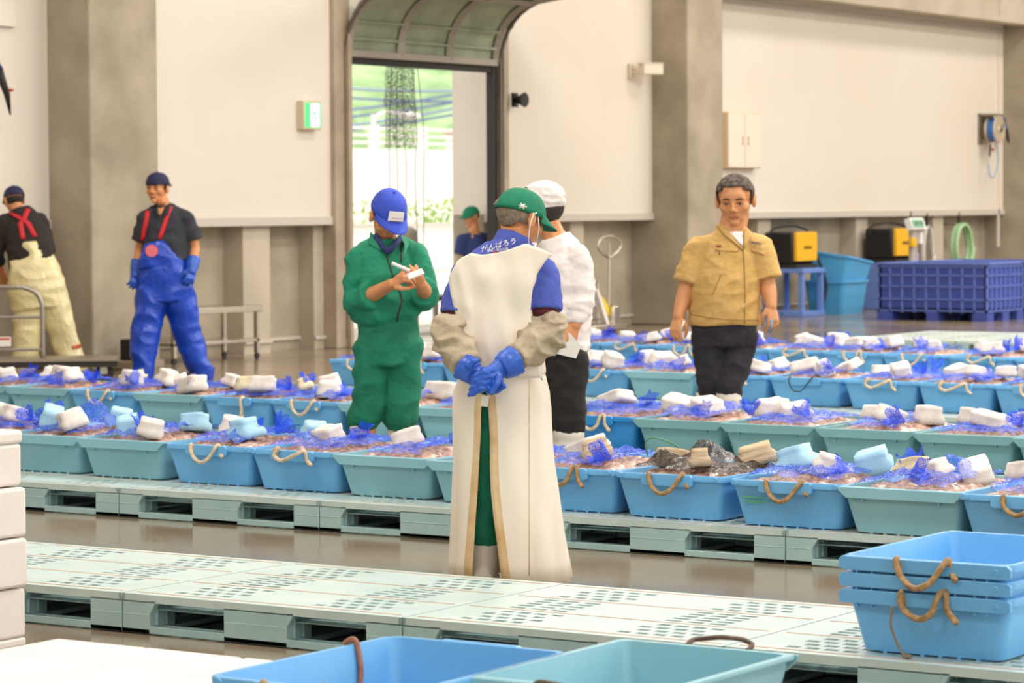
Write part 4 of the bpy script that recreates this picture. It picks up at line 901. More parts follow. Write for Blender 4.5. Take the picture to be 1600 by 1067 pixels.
# ---- man in the long white apron, seen from behind ----
P = Person('person seen from behind in green cap and long white apron, gloved hands clasped', 797, 922)
J = P.J; H = Head(J(813, 341, .02), (.72, .62, -.30), roll=.0, k=1.0)
POLO = mat('polo_blue', '4a5cb8', .8, col2='4455ac', nscale=20); APR = mat('apron_white', 'efe6d8', .5, col2='ebe0d0', nscale=2.5, bump=.1, bscale=25); APT = mat('apron_hem_stained', 'e2c9a0', .6, col2='cfae7c', nscale=9)
CAPG = mat('cap_green', '12805f', .8, col2='0f7556', nscale=30); TROU = mat('trouser_green', '0d7a5c', .8, col2='0a6e52', nscale=12)
TAR = mat('arm_cover', 'b9ab93', .65, col2='a3957d', nscale=14, bump=.25, bscale=60); GLV = mat('glove_blue', '2f63cc', .35, col2='2454b8', nscale=22, bump=.15, bscale=60); MAR = mat('maroon', '5e1f2c', .8)
neck = J(797, 388, .0); sh = (J(728, 434, .0), J(848, 428, .0)); el = (J(706, 528, -.06), J(852, 522, -.06)); wr = (J(735, 580, -.2), J(797, 570, -.2))
hip = (J(768, 612, .02), J(812, 612, .02)); kn = (J(758, 752, .0), J(818, 755, .02)); an = (J(757, 905, 0), J(822, 905, .03))
RG = [(J(790, 640, .02), .15, .11), (J(790, 600, .02), .155, .115), (J(788, 545, .02), .14, .11), (J(787, 480, .01), .16, .115), (J(787, 430, 0), .175, .11), (J(790, 405, 0), .13, .085), (J(795, 388, 0), .085, .07)]
b = MB(); H.skin(b); b.tube([J(797, 395, 0), J(806, 365, .01), H.p(0, -.02, -.03)], [.062, .058, .056], n=14); torso(b, RG, -.1, -.015)
for i in (0, 1): limb(b, [sh[i], sh[i].lerp(el[i], .6), el[i], wr[i]], [.052, .043, .04, .028]); limb(b, [hip[i], kn[i], Vector((an[i].x, an[i].y, .09))], [.08, .055, .042])
GP = {}
b2 = MB()
fuse(b, 'body', [SKIN, LIP], P.root, .0055, 2, region=lambda q: 1 if H.lipregion(q) else 0)
# gloved hands, clasped: the left hand lies over the right
g = MB(); L0 = J(722, 571, -.19); L1 = J(741, 584, -.21); g.tube([L0, L1], [.056, .044], n=18); K = lambda x, y, d=-.24: J(x, y, d)
g.tube([L1, K(752, 595, -.22), K(762, 606, -.225)], [(.04, .034), (.042, .03), (.036, .026)], n=14)
for i, (a, c_, e) in enumerate((((748, 590), (757, 577), (771, 575)), ((757, 597), (769, 588), (779, 583)), ((760, 604), (773, 599), (783, 594)), ((760, 610), (776, 611), (787, 603)))): g.tube([K(*a, -.235), K(*c_, -.262 if i < 3 else -.235), K(*e, -.25)], [.013, .0125, .011], n=8); g.ell(K(*e, -.25), .0115, nu=8, nv=6)
g.tube([K(741, 583, -.23), K(733, 572, -.25), K(740, 565, -.255), K(748, 562, -.25)], [.015, .013, .012, .011], n=8)
fuse(g, 'glove', GLV, P.root, .0042, 2, folds(.0015, 30, 30, 1, .001))
g = MB(); L0 = J(806, 562, -.18); L1 = J(782, 575, -.21); g.tube([L0, L0.lerp(L1, .6), L1], [.06, .056, .044], n=18)
g.tube([L1, K(772, 584, -.235), K(764, 592, -.24)], [(.04, .03), (.04, .026), (.038, .02)], n=14)
for i in range(4):
    x0, y0 = 770-2*i, 578+8.5*i; g.tube([K(x0, y0, -.255), K(x0-13, y0+3, -.278), K(x0-25, y0+8+i, -.268), K(x0-30, y0+13, -.25)], [.0135, .013, .012, .01], n=8); g.ell(K(x0-30, y0+13, -.25), .0105, nu=8, nv=6)
g.tube([K(781, 584, -.25), K(776, 600, -.275), K(768, 613, -.275)], [.015, .0135, .011], n=8); g.ell(K(768, 613, -.275), .012, nu=8, nv=6)
fuse(g, 'glove', GLV, P.root, .0042, 2, folds(.0015, 30, 30, 5, .001))
# polo shirt with collar
s = MB(); torso(s, RG[3:], -.1, .004)
for i in (0, 1):
    e = sh[i].lerp(el[i], .62); s.tube([sh[i], sh[i].lerp(el[i], .3), e], [.064, .068, .07], n=18); s.ell(sh[i], .066); s.tube([J((775, 815)[i], 398, 0), sh[i]+Vector((0, 0, .005))], [.06, .06], n=16)
s.tube([J(792, 400, 0), J(797, 385, .0), J(803, 366, .01)], [(.1, .085), (.072, .07), (.066, .062)], n=20, ref=(1, 0, 0))
POLO_O = fuse(s, 'polo_shirt', POLO, P.root, .008, 2, folds(.004, 8, 12, 2))
for i in (0, 1):
    e = sh[i].lerp(el[i], .60); MB().tube([e, sh[i].lerp(el[i], .72)], [.058, .056], n=18).build('undershirt_cuff', MAR, P.root, True)
    c = MB(); pts = [sh[i].lerp(el[i], .70), sh[i].lerp(el[i], .8), el[i]+Vector((-.006 if i == 0 else .006, .0, 0)), el[i].lerp(wr[i], .45), el[i].lerp(wr[i], .82)]
    c.tube(pts, [.06, .079, .08, .07, .05], n=20); c.ell(el[i], .078)
    fuse(c, 'arm_cover', TAR, P.root, .006, 2, lambda p: .012*(1-abs(nz(p.x*8+p.z*10, p.y*9, p.z*17-p.x*8))*3.6)+.003*nz(p.x*50, p.y*50, p.z*70))
# trousers and boots
t_ = MB(); torso(t_, [(J(790, 700, .02), .13, .1), (J(790, 640, .02), .158, .115), (J(788, 590, .02), .155, .115)], 0)
for i in (0, 1): limb(t_, [hip[i], kn[i], kn[i].lerp(an[i], .52)], [.1, .082, .075], 16)
fuse(t_, 'trousers', TROU, P.root, .01, 2, folds(.006, 7, 14, 3)); boots(P, BOOT, an, [kn[i].lerp(an[i], .42) for i in (0, 1)], (.1, 1, 0))
# the apron: sleeveless back panel and an open-backed skirt
def apron():
    m = MB(); NA = 72
    # levels: (py, cx px, half width m, half depth m, half gap px at the back, gap centre px)
    LV = [(565, 785, .155, .135, .5, 757), (585, 785, .165, .14, 1.5, 757), (612, 784, .186, .15, 4, 757), (640, 785, .19, .155, 6, 757), (680, 786, .193, .16, 8, 757), (720, 788, .197, .168, 9.5, 756), (760, 790, .204, .176, 11, 756), (800, 793, .212, .186, 14, 757), (840, 795.5, .22, .195, 18, 758), (875, 797, .228, .205, 22, 758), (903, 798, .235, .21, 25, 759)]
    rings = []
    for li, (py, cx, a, d_, gp, gc) in enumerate(LV):
        c = J(cx, py, .03); hem = 0
        x0 = J(gc-gp, py, -d_).x-c.x; x1 = J(gc+gp, py, -d_).x-c.x
        a0 = math.asin(max(-.9, min(.9, x1/a))); a1 = math.asin(max(-.9, min(.9, x0/a)))   # angle from -y towards +x
        rg = []
        for k in range(NA+1):
            th_ = a0 + (2*pi+a1-a0)*k/NA
            w_ = 1+.05*(abs(sin(th_*5.5+li*.12))-.6)*(.3+li/10)+.05*nz(th_*2.5, li*.35, 3)*(.4+li/10)
            z = c.z - (.012*sin(th_*2) if li == len(LV)-1 else 0)
            rg.append(Vector((c.x+a*w_*sin(th_), c.y-d_*w_*cos(th_), z)))
        rings.append(rg)
    n = NA+1; o0 = len(m.v)
    for r in rings: m.v += [tuple(p) for p in r]
    for i in range(len(rings)-1):
        for k in range(NA):
            a = i*n+k; m.f.append((a, a+1, a+n+1, a+n)); m.m.append(1 if (k < 2 or k >= NA-2) else 0)
    return m
o = apron().build('apron_skirt', [APR, APT], P.root, True); sd = o.modifiers.new('t', 'SOLIDIFY'); sd.thickness = .004
a = MB()
torso(a, [(J(785, 585, .02), .162, .135), (J(785, 560, .02), .156, .13), (J(783, 520, .012), .162, .13), (J(774, 480, .01), .155, .125), (J(770, 455, .0), .14, .11)], -.1, .004)
def apd(p):
    x = abs(p.x-J(786, 430).x); return .005*(1-abs(nz(p.x*14, 1, p.z*3.5))*3) - (.004 if abs(p.x-J(757, 500).x) < .004 else 0)
fuse(a, 'apron_back', APR, P.root, .008, 2, apd)
NY, NX = 32, 26
EL = [(0, 736, 395), (.08, 716, 405), (.2, 701, 432), (.34, 704, 460), (.48, 714, 492), (.68, 726, 530), (.85, 727, 562), (1, 725, 590)]; ER = [(0, 864, 397), (.08, 855, 404), (.2, 840, 426), (.34, 829, 455), (.48, 827, 484), (.68, 836, 530), (.85, 842, 562), (1, 848, 590)]
ET = [(0, 736, 395), (.15, 753, 398), (.32, 774, 395.5), (.5, 796, 389.5), (.68, 821, 380), (.84, 845, 388), (1, 864, 397)]
def itp(E, t):
    for k in range(len(E)-1):
        if t <= E[k+1][0]: q = (t-E[k][0])/(E[k+1][0]-E[k][0]); return (E[k][1]+(E[k+1][1]-E[k][1])*q, E[k][2]+(E[k+1][2]-E[k][2])*q)
    return E[-1][1:]
vs = []; last = {}
bb = MB(); bb.v = list(a.v); bb.f = list(a.f); bb.m = list(a.m); base_ = fuse(bb, 'tmpbase', APR, P.root, .01, 2)
for j in range(NY+1):
    v = j/NY; l = itp(EL, v); r = itp(ER, v)
    for i in range(NX+1):
        u = i/NX; t0 = itp(ET, u); b0 = (l[0]+(r[0]-l[0])*u, l[1]+(r[1]-l[1])*u)
        l0, r0 = EL[0][1:], ER[0][1:]; c0 = (l0[0]+(r0[0]-l0[0])*u, l0[1]+(r0[1]-l0[1])*u)
        w_ = (1-v)**2; px = b0[0]+(t0[0]-c0[0])*w_; py = b0[1]+(t0[1]-c0[1])*w_
        q1 = P.hit(POLO_O, px, py, .012)[0]; q2 = P.hit(base_, px, py, .006)[0]; ok1 = q1.y != -.1; 
        vs.append(min((q1, q2), key=lambda q: q.y))
bpy.data.objects.remove(base_)
for it in range(8):
    nv_ = [v.copy() for v in vs]
    for j in range(1, NY):
        for i in range(1, NX):
            k = j*(NX+1)+i; nv_[k] = vs[k]*.4+(vs[k-1]+vs[k+1]+vs[k-NX-1]+vs[k+NX+1])*.15
    for j in range(1, NY):
        for i in (0, NX): k = j*(NX+1)+i; nv_[k].y = vs[k].y*.5+(vs[k-NX-1].y+vs[k+NX+1].y)*.25
    for i in range(1, NX): k = i; nv_[k].y = vs[k].y*.5+(vs[k-1].y+vs[k+1].y)*.25
    vs = nv_
for k, v in enumerate(vs): v.y -= .008+.012*(1-abs(nz(v.x*12+v.z*2, 2, v.z*2.2))*3.2)*min(1, (k//(NX+1))/6)
yk = MB(); yk.add(vs, [(j*(NX+1)+i, j*(NX+1)+i+1, (j+1)*(NX+1)+i+1, (j+1)*(NX+1)+i) for j in range(NY) for i in range(NX)])
o = yk.build('apron_yoke', APR, P.root, True); sd = o.modifiers.new('t', 'SOLIDIFY'); sd.thickness = .012; sd.offset = -1
MB().cbox(J(757, 626, -.2), (.03, .006, .045), rot=(.1, .15, 0)).build('apron_tie', APR, P.root, bevel=.002)
stripe(P, [J(827, y, -.17-(y-600)*.0002) for y in (590, 640, 700, 760, 820, 900)], .0022, 'apron_seam', APT)
# cap with strap opening, turtle mark, hair, mask loops
cp = H.cap(P.root, CAPG, k=1.02, high=1.02, z0=.012)
def hair_short(q): return q.z < .012 and (q.y < .0 or (q.z > -.02 and q.y < .03 and abs(q.x) > .06)) and q.z > -.06 and not (q.z < -.03 and q.y > -.05)
H.hair(P.root, mat('hair_grey', '7a6a58', .9, col2='9a8c7a', nscale=60), hair_short, sc=.985)
m = MB(); m.add([H.p(.012*cos(t), -.115, .05+.0*t) for t in (0,)], []) 
m = MB(); pts = [H.p(-.05+.05*i/8, -.108+.006*i/8, .022+.026*sin(pi*i/8)) for i in range(9)]
m.add([tuple(p) for p in pts], [tuple(range(9))]); m.build('strap_opening', MATS['hair_grey'], cp)
m = MB(); tb = [H.p(.072+.000*i, -.072, .03) for i in (0,)]; cc = Vector((.076, -.066, .028))
for dx, dz, r in ((0, 0, .011), (.013, .001, .005), (-.008, .009, .004), (.006, .009, .004), (-.008, -.008, .004), (.006, -.008, .004), (-.013, 0, .003)):
    tt = MB().ell((0, 0, 0), (r*.9, r, r*.8), nu=8, nv=6); m.add([H.p(*(cc+Vector((dx*.55, dx*.85, dz))+Vector(v)*.9)) for v in tt.v], tt.f)
m.build('turtle_badge', WHITE, cp, True)
MASK = mat('mask_white', 'f3ece6', .7)
stripe(P, [H.p(.088, .0, .022), H.p(.096, -.02, .01), H.p(.095, -.025, -.03), H.p(.088, -.01, -.09), H.p(.07, .03, -.13)], .0022, 'mask_loop', MASK)
stripe(P, [H.p(.083, .012, .02), H.p(.086, .03, -.03), H.p(.075, .045, -.085)], .0018, 'mask_loop', MASK)
m = MB(); m.tube([H.p(.06, .045, -.085), H.p(.04, .065, -.12), H.p(.0, .07, -.13)], [(.004, .012), (.02, .012), (.022, .014)], n=10); m.build('face_mask', MASK, P.root, True)
def lettering(P, obj, px, py, st, size, par, slope=0, m=WHITE, nm='shirt_lettering'):
    p, n = P.hit(obj, px, py, .004); n = n.normalized(); x = Vector((1, 0, slope)); x = (x-n*x.dot(n)).normalized(); y = n.cross(x)
    q = text(nm, st, (0, 0, 0), (0, 0, 0), size, m, par); q.rotation_euler = Matrix((x, y, n)).transposed().to_euler(); q.location = p; return q
lettering(P, POLO_O, 780, 384, 'がんばろう', .03, P.root, .05)
lettering(P, POLO_O, 778, 391, '宮城・東北の海', .012, P.root, .05)
P.patch(POLO_O, ((770, 394.5), (777, 393), (777, 396), (770, 397.5)), 'red_mark', mat('mark_red', 'd8402e', .6))
# ---- man in green jacket writing ----
P = Person('person in blue cap and green work jacket writing in a small notebook', 600, 769); J = P.J
H = Head(J(605, 338, -.05), (.33, -.78, -.62), roll=-.05, k=1.02)
JKT = mat('jacket_green', '0f8a68', .75, col2='0f7f5e', nscale=10); CAPB = mat('cap_blue', '3a55cf', .75, col2='344dc0', nscale=25); NAVY = mat('navy_cloth', '2b3566', .85)
sh = (J(560, 407, 0), J(650, 402, 0)); el = (J(560, 472, -.03), J(665, 462, -.03)); wr = (J(612, 444, -.27), J(660, 446, -.24))
hip = (J(582, 545, 0), J(632, 545, 0)); kn = (J(577, 630, -.02), J(628, 630, -.02)); an = (J(567, 760, 0), J(624, 762, 0))
RG = [(J(606, 540, 0), .155, .11), (J(606, 505, 0), .15, .11), (J(603, 470, 0), .16, .115), (J(602, 425, 0), .175, .115), (J(602, 395, 0), .15, .1), (J(602, 378, -.01), .09, .075)]
b = MB(); H.skin(b); b.tube([J(602, 388, 0), J(603, 370, -.01), H.p(0, -.02, -.04)], [.06, .056, .055]); torso(b, RG, 0, -.012)
for i in (0, 1):
    limb(b, [sh[i], sh[i].lerp(el[i], .6), el[i], el[i].lerp(wr[i], .4), wr[i]], [.052, .044, .042, .041, .029]); limb(b, [hip[i], kn[i], Vector((an[i].x, an[i].y, .09))], [.08, .055, .042])
hand(b, wr[0], J(637, 428, -.32)-wr[0], (-.2, -.7, .7), side=1, curl=.75, k=.98); hand(b, wr[1], J(646, 428, -.3)-wr[1], (.6, -.1, -.75), side=-1, curl=.55, k=.98)
fuse(b, 'body', [SKIN, LIP], P.root, .0055, 2, region=lambda q: 1 if H.lipregion(q) else 0); H.face(P.root)
s = MB(); torso(s, [(J(603, 507, 0), .135, .115), (J(602, 498, 0), .165, .14), (J(601, 488, 0), .185, .15), (J(602, 465, 0), .178, .145), (J(602, 430, 0), .165, .135), (J(603, 400, 0), .145, .115), (J(603, 385, 0), .11, .09), (J(603, 375, 0), .095, .085)], 0)
for i in (0, 1): s.ell(sh[i], .07); s.tube([J((590, 616)[i], 385, 0), sh[i]], [.06, .066], n=16); s.tube([sh[i], sh[i].lerp(el[i], .5), el[i], el[i].lerp(wr[i], .38)], [.07, .076, .078, .068], n=18); s.ell(el[i], .078); q = el[i].lerp(wr[i], .3); s.tube([q, el[i].lerp(wr[i], .43)], [.076, .074], n=18)
JK = fuse(s, 'jacket', JKT, P.root, .008, 2, folds(.009, 6, 10, 8, .003))
for q, x0, x1 in ((0, 578, 598), (1, 622, 632)):   # turned-down collar leaves
    m = MB(); m.loft([[J(x0, 362, -.0), J(x1, 382, -.11), J(x1+(10 if q == 0 else 0), 400, -.145), J(x0-(3 if q == 0 else -18), 380, -.07)], [J(x0+2, 362, .01), J(x1+1, 382, -.1), J(x1+(11 if q == 0 else 1), 399, -.135), J(x0-(1 if q == 0 else -16), 380, -.06)]]); m.build('collar', JKT, P.root, bevel=.004)
m = MB(); m.tube([J(586, 368, -.05), J(598, 386, -.12), J(606, 393, -.145), J(614, 386, -.14), J(626, 372, -.07)], [(.02, .01)]*5, n=8, ref=(0, 0, 1)); m.build('shirt_collar', NAVY, P.root, True)
DRK = mat('zip_dark', '3c3128', .6)
P.line(JK, [(604, 400), (614, 432), (624, 452), (628, 470), (622, 490), (620, 503)], .005, 'zip', DRK); P.line(JK, [(633, 377), (627, 385), (627, 410)], .0045, 'zip', DRK)
t_ = MB(); torso(t_, [(J(606, 570, 0), .165, .12), (J(606, 545, 0), .17, .128), (J(606, 522, 0), .16, .122), (J(606, 505, 0), .148, .118), (J(606, 499, 0), .146, .116)], 0)
for i in (0, 1): limb(t_, [hip[i], hip[i].lerp(kn[i], .5), kn[i], J((569, 626)[i], 650, -.01)], [.1, .095, .088, .09], 18); t_.tube([J((569, 626)[i], 650, -.01), J((569, 626)[i], 656, 0), J((569, 626)[i], 662, 0)], [.09, .082, .066], n=18)
fuse(t_, 'trousers', TROU, P.root, .009, 2, folds(.009, 7, 8, 12, .003)); boots(P, BOOT, an, [J(566, 660, 0), J(624, 660, 0)], (.1, -1, 0), .068)
cp = H.cap(P.root, CAPB, k=1.03, high=1.12, z0=.03)
m = MB(); q_ = [H.p(x, y, z) for x, y, z in ((-.03, .115, .05), (.05, .108, .05), (.047, .088, .095), (-.03, .095, .095))]; m.loft([q_, [p+H.f*.004 for p in q_]]); lbp = m.build('cap_label', WHITE, cp)
m = MB(); [m.tube([H.p(-.022, .1195-.0, .06+.012*k), H.p(.038, .115, .06+.012*k)], .0011, n=4) for k in (1,)]; m.tube([H.p(-.028, .1195, .0535), H.p(.046, .1135, .0535)], .0015, n=4); m.build('label_line', NAVY, lbp)
H.hair(P.root, mat('hair_dark', '2b2320', .8, col2='3a302b', nscale=60), lambda q: q.z < .06 and q.z > -.04 and (q.y < -.01 or abs(q.x) > .068 and q.y < .02), sc=.985)
pn = MB(); pn.tube([J(612, 411, -.36), J(640, 423, -.36)], .009, n=10); o = pn.build('marker_pen', WHITE, None, True); tag(o, 'white marker pen in the hand of the person in green', 'pen'); o.matrix_world = P.root.matrix_basis.copy()
nb = MB().cbox(J(649, 428, -.37), (.085, .055, .008), rot=(.5, -.35, .1)); o = nb.build('notebook', WHITE, None, bevel=.003); tag(o, 'small white notebook held by the person in the green jacket', 'notebook'); o.matrix_world = P.root.matrix_basis.copy()
# ---- man in white shirt and white bouffant cap ----
P = Person('person in white bouffant cap and white shirt holding a paper, behind the aproned person', 885, 786); J = P.J
H = Head(J(848, 333, 0), (-.93, .35, -.12), k=1.02); WSH = mat('white_shirt', 'efe9e6', .8, col2='e6dedb', nscale=14); BTR = mat('black_trouser', '1e1b1b', .85)
sh = (J(903, 402, -.1), J(858, 398, .12)); el = (J(909, 462, -.12), J(850, 465, .16)); wr = (J(899, 508, -.17), J(835, 500, .05))
hip = (J(889, 565, -.08), J(872, 565, .08)); kn = (J(889, 650, -.08), J(868, 650, .1)); an = (J(889, 776, -.08), J(868, 774, .12))
RG = [(J(880, 555, 0), .13, .155), (J(880, 500, 0), .125, .15), (J(880, 450, 0), .13, .165), (J(879, 410, 0), .12, .16), (J(875, 385, 0), .09, .13), (J(868, 368, 0), .065, .075)]
b = MB(); H.skin(b); b.tube([J(868, 375, 0), J(860, 355, 0), H.p(0, -.02, -.04)], [.06, .056, .056]); torso(b, RG, 0, -.012)
for i in (0, 1): limb(b, [sh[i], sh[i].lerp(el[i], .6), el[i], wr[i]], [.052, .044, .042, .03]); limb(b, [hip[i], kn[i], Vector((an[i].x, an[i].y, .09))], [.08, .055, .042])
hand(b, wr[0], J(884, 540, -.19)-wr[0], (.25, -1, .15), side=1, curl=.35, k=1.0); hand(b, wr[1], (-.4, -.2, -.9), (-.2, -1, 0), side=-1)
fuse(b, 'body', [SKIN2, LIP], P.root, .0055, 2); H.face(P.root)
s = MB(); torso(s, [(J(880, 548, 0), .13, .165), (J(880, 500, 0), .14, .17), (J(880, 450, 0), .142, .175), (J(879, 412, 0), .13, .165), (J(874, 388, 0), .1, .13), (J(868, 370, 0), .075, .08)], 0)
for i in (0, 1): s.ell(sh[i], .068); s.tube([J(874, 388, 0), sh[i]], [.06, .066], n=14); s.tube([sh[i], sh[i].lerp(el[i], .5), el[i], el[i].lerp(wr[i], .55), el[i].lerp(wr[i], .62), el[i].lerp(wr[i], .95)], [.068, .068, .068, .066, .05, .04], n=18); s.ell(el[i], .068)
fuse(s, 'shirt', WSH, P.root, .008, 2, folds(.007, 7, 14, 30, .003))
t_ = MB(); torso(t_, [(J(880, 590, 0), .12, .15), (J(880, 540, 0), .12, .15)], 0)
for i in (0, 1): limb(t_, [hip[i], kn[i], J((889, 868)[i], 662, (-.08, .11)[i])], [.098, .085, .084], 16)
fuse(t_, 'trousers', BTR, P.root, .01, 2, folds(.006, 7, 12, 31)); boots(P, BOOT, an, [J(889, 655, -.08), J(868, 655, .11)], (-.9, .3, 0), .078)
c = MB(); tt = MB().ell((0, -.012, .07), (.1, .112, .085), nu=24, nv=16); c.add([H.p(*v) for v in tt.v], tt.f); tt = MB().ell((0, -.004, .035), (.086, .1, .05), nu=24, nv=10); c.add([H.p(*v) for v in tt.v], tt.f)
fuse(c, 'bouffant_cap', WSH, P.root, .006, 1, lambda p: .005*(1-abs(nz(p.x*22, p.y*22, p.z*30))*3))
H.hair(P.root, MATS['hair_dark'], lambda q: q.z < .03 and q.z > -.05 and q.y < -.02, sc=1.0)
pp_ = MB(); q = [J(866, 517, -.17), J(862, 551, -.16), J(900, 560, -.21), J(908, 540, -.22), J(890, 520, -.2)]; q2 = [v+Vector((0, .004, 0)) for v in q]; pp_.loft([q, q2])
o = pp_.build('paper_slip', mat('paper', 'eceadf', .7), None); tag(o, 'folded white paper with green print in the hand of the person in white', 'paper'); o.matrix_world = P.root.matrix_basis.copy()
pp_ = MB(); q = [J(877, 525, -.185), J(869, 550, -.178), J(872, 550.5, -.181), J(880, 526, -.188)]; q = [v-Vector((0, .003, 0)) for v in q]; pp_.loft([q, [v+Vector((0, .002, 0)) for v in q]]); pp_.build('green_print', mat('print_green', '7fb86a', .7), o)
# ---- man in the tan short-sleeved work shirt ----
P = Person('person with short grey hair in tan short-sleeved work shirt and dark trousers', 1128, 716); J = P.J
H = Head(J(1149, 312, -.04), (-.14, -1, -.26), k=1.17, roll=.03, kx=1.13)
TAN = mat('tan_shirt', 'd0aa66', .8, col2='c59e5a', nscale=10); CHA = mat('charcoal_trouser', '2c2a31', .85, col2='24222a', nscale=10)
sh = (J(1090, 392, 0), J(1187, 388, 0)); el = (J(1071, 455, -.02), J(1200, 448, -.02)); wr = (J(1060, 494, -.08), J(1205, 478, -.08))
hip = (J(1109, 530, 0), J(1155, 530, .02)); kn = (J(1112, 592, -.02), J(1143, 592, -.05)); an = (J(1112, 700, .06), J(1139, 712, -.08))
RG = [(J(1132, 540, 0), .18, .14), (J(1132, 505, 0), .19, .16), (J(1134, 460, 0), .19, .165), (J(1138, 410, 0), .185, .135), (J(1140, 380, 0), .14, .11), (J(1142, 362, 0), .08, .075)]
b = MB(); H.skin(b); b.tube([J(1143, 372, 0), J(1146, 350, -.01), H.p(0, -.01, -.05)], [.085, .082, .08]); torso(b, RG, 0, -.015)
for i in (0, 1): limb(b, [sh[i], sh[i].lerp(el[i], .6), el[i], el[i].lerp(wr[i], .4), wr[i]], [.06, .052, .048, .046, .033]); limb(b, [hip[i], kn[i], Vector((an[i].x, an[i].y, .09))], [.09, .06, .045])
hand(b, wr[0], J(1056, 512, -.1)-wr[0], (-.5, -.8, 0), side=-1, curl=.45, k=1.05); hand(b, wr[1], J(1208, 497, -.1)-wr[1], (.5, -.8, 0), side=1, curl=.45, k=1.05)
fuse(b, 'body', [SKIN2, LIP], P.root, .0055, 2, region=lambda q: 1 if H.lipregion(q) else 0); H.face(P.root)
H.hair(P.root, mat('hair_salt', '3f342c', .85, col2='766c62', nscale=45, ramp=(.42, .72)), lambda q: (q.z > .062+.2*max(0, q.y)+(.0 if abs(q.x) < .045 else -.02)) or (q.y < .012 and q.z > -.05) or (abs(q.x) > .066 and q.y < .035 and q.z > .0), sc=1.0)
s = MB(); torso(s, [(J(1131, 507, 0), .2, .165), (J(1131, 498, 0), .208, .175), (J(1132, 470, 0), .208, .18), (J(1135, 435, 0), .2, .165), (J(1139, 400, 0), .175, .135), (J(1142, 378, 0), .135, .11), (J(1144, 366, 0), .105, .09), (J(1145, 356, .01), .095, .085)], 0)
for i in (0, 1): e = sh[i].lerp(el[i], .78); s.ell(sh[i], .078); s.tube([J((1125, 1160)[i], 378, 0), sh[i]], [.065, .075], n=16); s.tube([sh[i], sh[i].lerp(el[i], .4), e], [.08, .084, .088], n=18)
SH_ = fuse(s, 'work_shirt', TAN, P.root, .008, 2, folds(.008, 6, 10, 44, .003))
m = MB(); q = [J(1133, 364, -.07), J(1163, 366, -.07), J(1160, 395, -.14), J(1154, 388, -.145)]
P.patch(SH_, ((1138, 362), (1160, 362), (1161, 384), (1158, 384)), 'undershirt', WSH, off=.006); P.patch(SH_, ((1140, 352), (1160, 352), (1160, 364), (1138, 363)), 'neck_shade', SKIN2) if False else None
for nm, ql in (('collar', ((1121, 352), (1135, 357), (1160, 392), (1131, 368))), ('collar', ((1165, 358), (1162, 362), (1161, 390), (1176, 368)))): P.patch(SH_, ql, nm, TAN, off=.012)
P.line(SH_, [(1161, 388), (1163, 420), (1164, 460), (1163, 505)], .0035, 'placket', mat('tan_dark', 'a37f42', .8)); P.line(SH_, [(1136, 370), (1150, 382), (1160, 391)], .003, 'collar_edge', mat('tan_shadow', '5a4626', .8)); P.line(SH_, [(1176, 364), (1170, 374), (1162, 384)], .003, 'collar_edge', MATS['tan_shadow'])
P.patch(SH_, ((1118, 388), (1152, 389), (1152, 393), (1118, 392)), 'pocket_flap', TAN, off=.007); P.line(SH_, [(1118, 389), (1153, 392)], .0025, 'pocket_edge', MATS['tan_shadow']); P.patch(SH_, ((1172, 386), (1194, 393), (1194, 399), (1172, 392)), 'pocket_flap', TAN, off=.008)
P.patch(SH_, ((1119, 383), (1127, 383), (1127, 386), (1119, 386)), 'pen_clip', mat('clip_red', '9c3a2e', .6)); P.line(SH_, [(1124, 386), (1124, 398)], .003, 'pen_clip', MATS['clip_red']); P.line(SH_, [(1127, 428), (1119, 448), (1113, 460)], .0025, 'pocket_edge', MATS['tan_dark'])
lettering(P, SH_, 1182, 380, 'MARU', .022, P.root, -.1, mat('thread_navy', '3a3f7a', .7), 'name_embroidery')
P.line(SH_, [(1078, 491), (1105, 496), (1135, 499), (1163, 500), (1186, 500)], .0025, 'hem_seam', MATS['tan_dark'])
t_ = MB(); torso(t_, [(J(1133, 540, 0), .18, .14), (J(1133, 515, 0), .195, .15), (J(1133, 498, 0), .19, .15)], 0)
cu = (J(1113, 612, .02), J(1139, 611, -.06))
for i in (0, 1): limb(t_, [hip[i], kn[i], cu[i].lerp(kn[i], .35), cu[i]], [.105, .084, .084, .068], 18)
fuse(t_, 'trousers', CHA, P.root, .009, 2, folds(.009, 7, 11, 50)); boots(P, BOOT, an, [J(1107, 612, .03), J(1138, 612, -.06)], (-.3, -1, 0), .078)
o = MB().tube([J(1069, 501, -.17), J(1064, 516, -.17)], .005, n=8).build('cigarette', WHITE, None, True); tag(o, 'white stick pen held in the hand at the left of the tan shirt', 'pen'); o.matrix_world = P.root.matrix_basis.copy(); o.name = 'white_pen'
o = MB().tube([J(1206, 499, -.16), J(1203, 521, -.16)], .006, n=8).build('blue_pen', mat('pen_blue', '4f9fd0', .4), None, True); tag(o, 'light blue pen held in the hand at the right of the tan shirt', 'pen'); o.matrix_world = P.root.matrix_basis.copy()
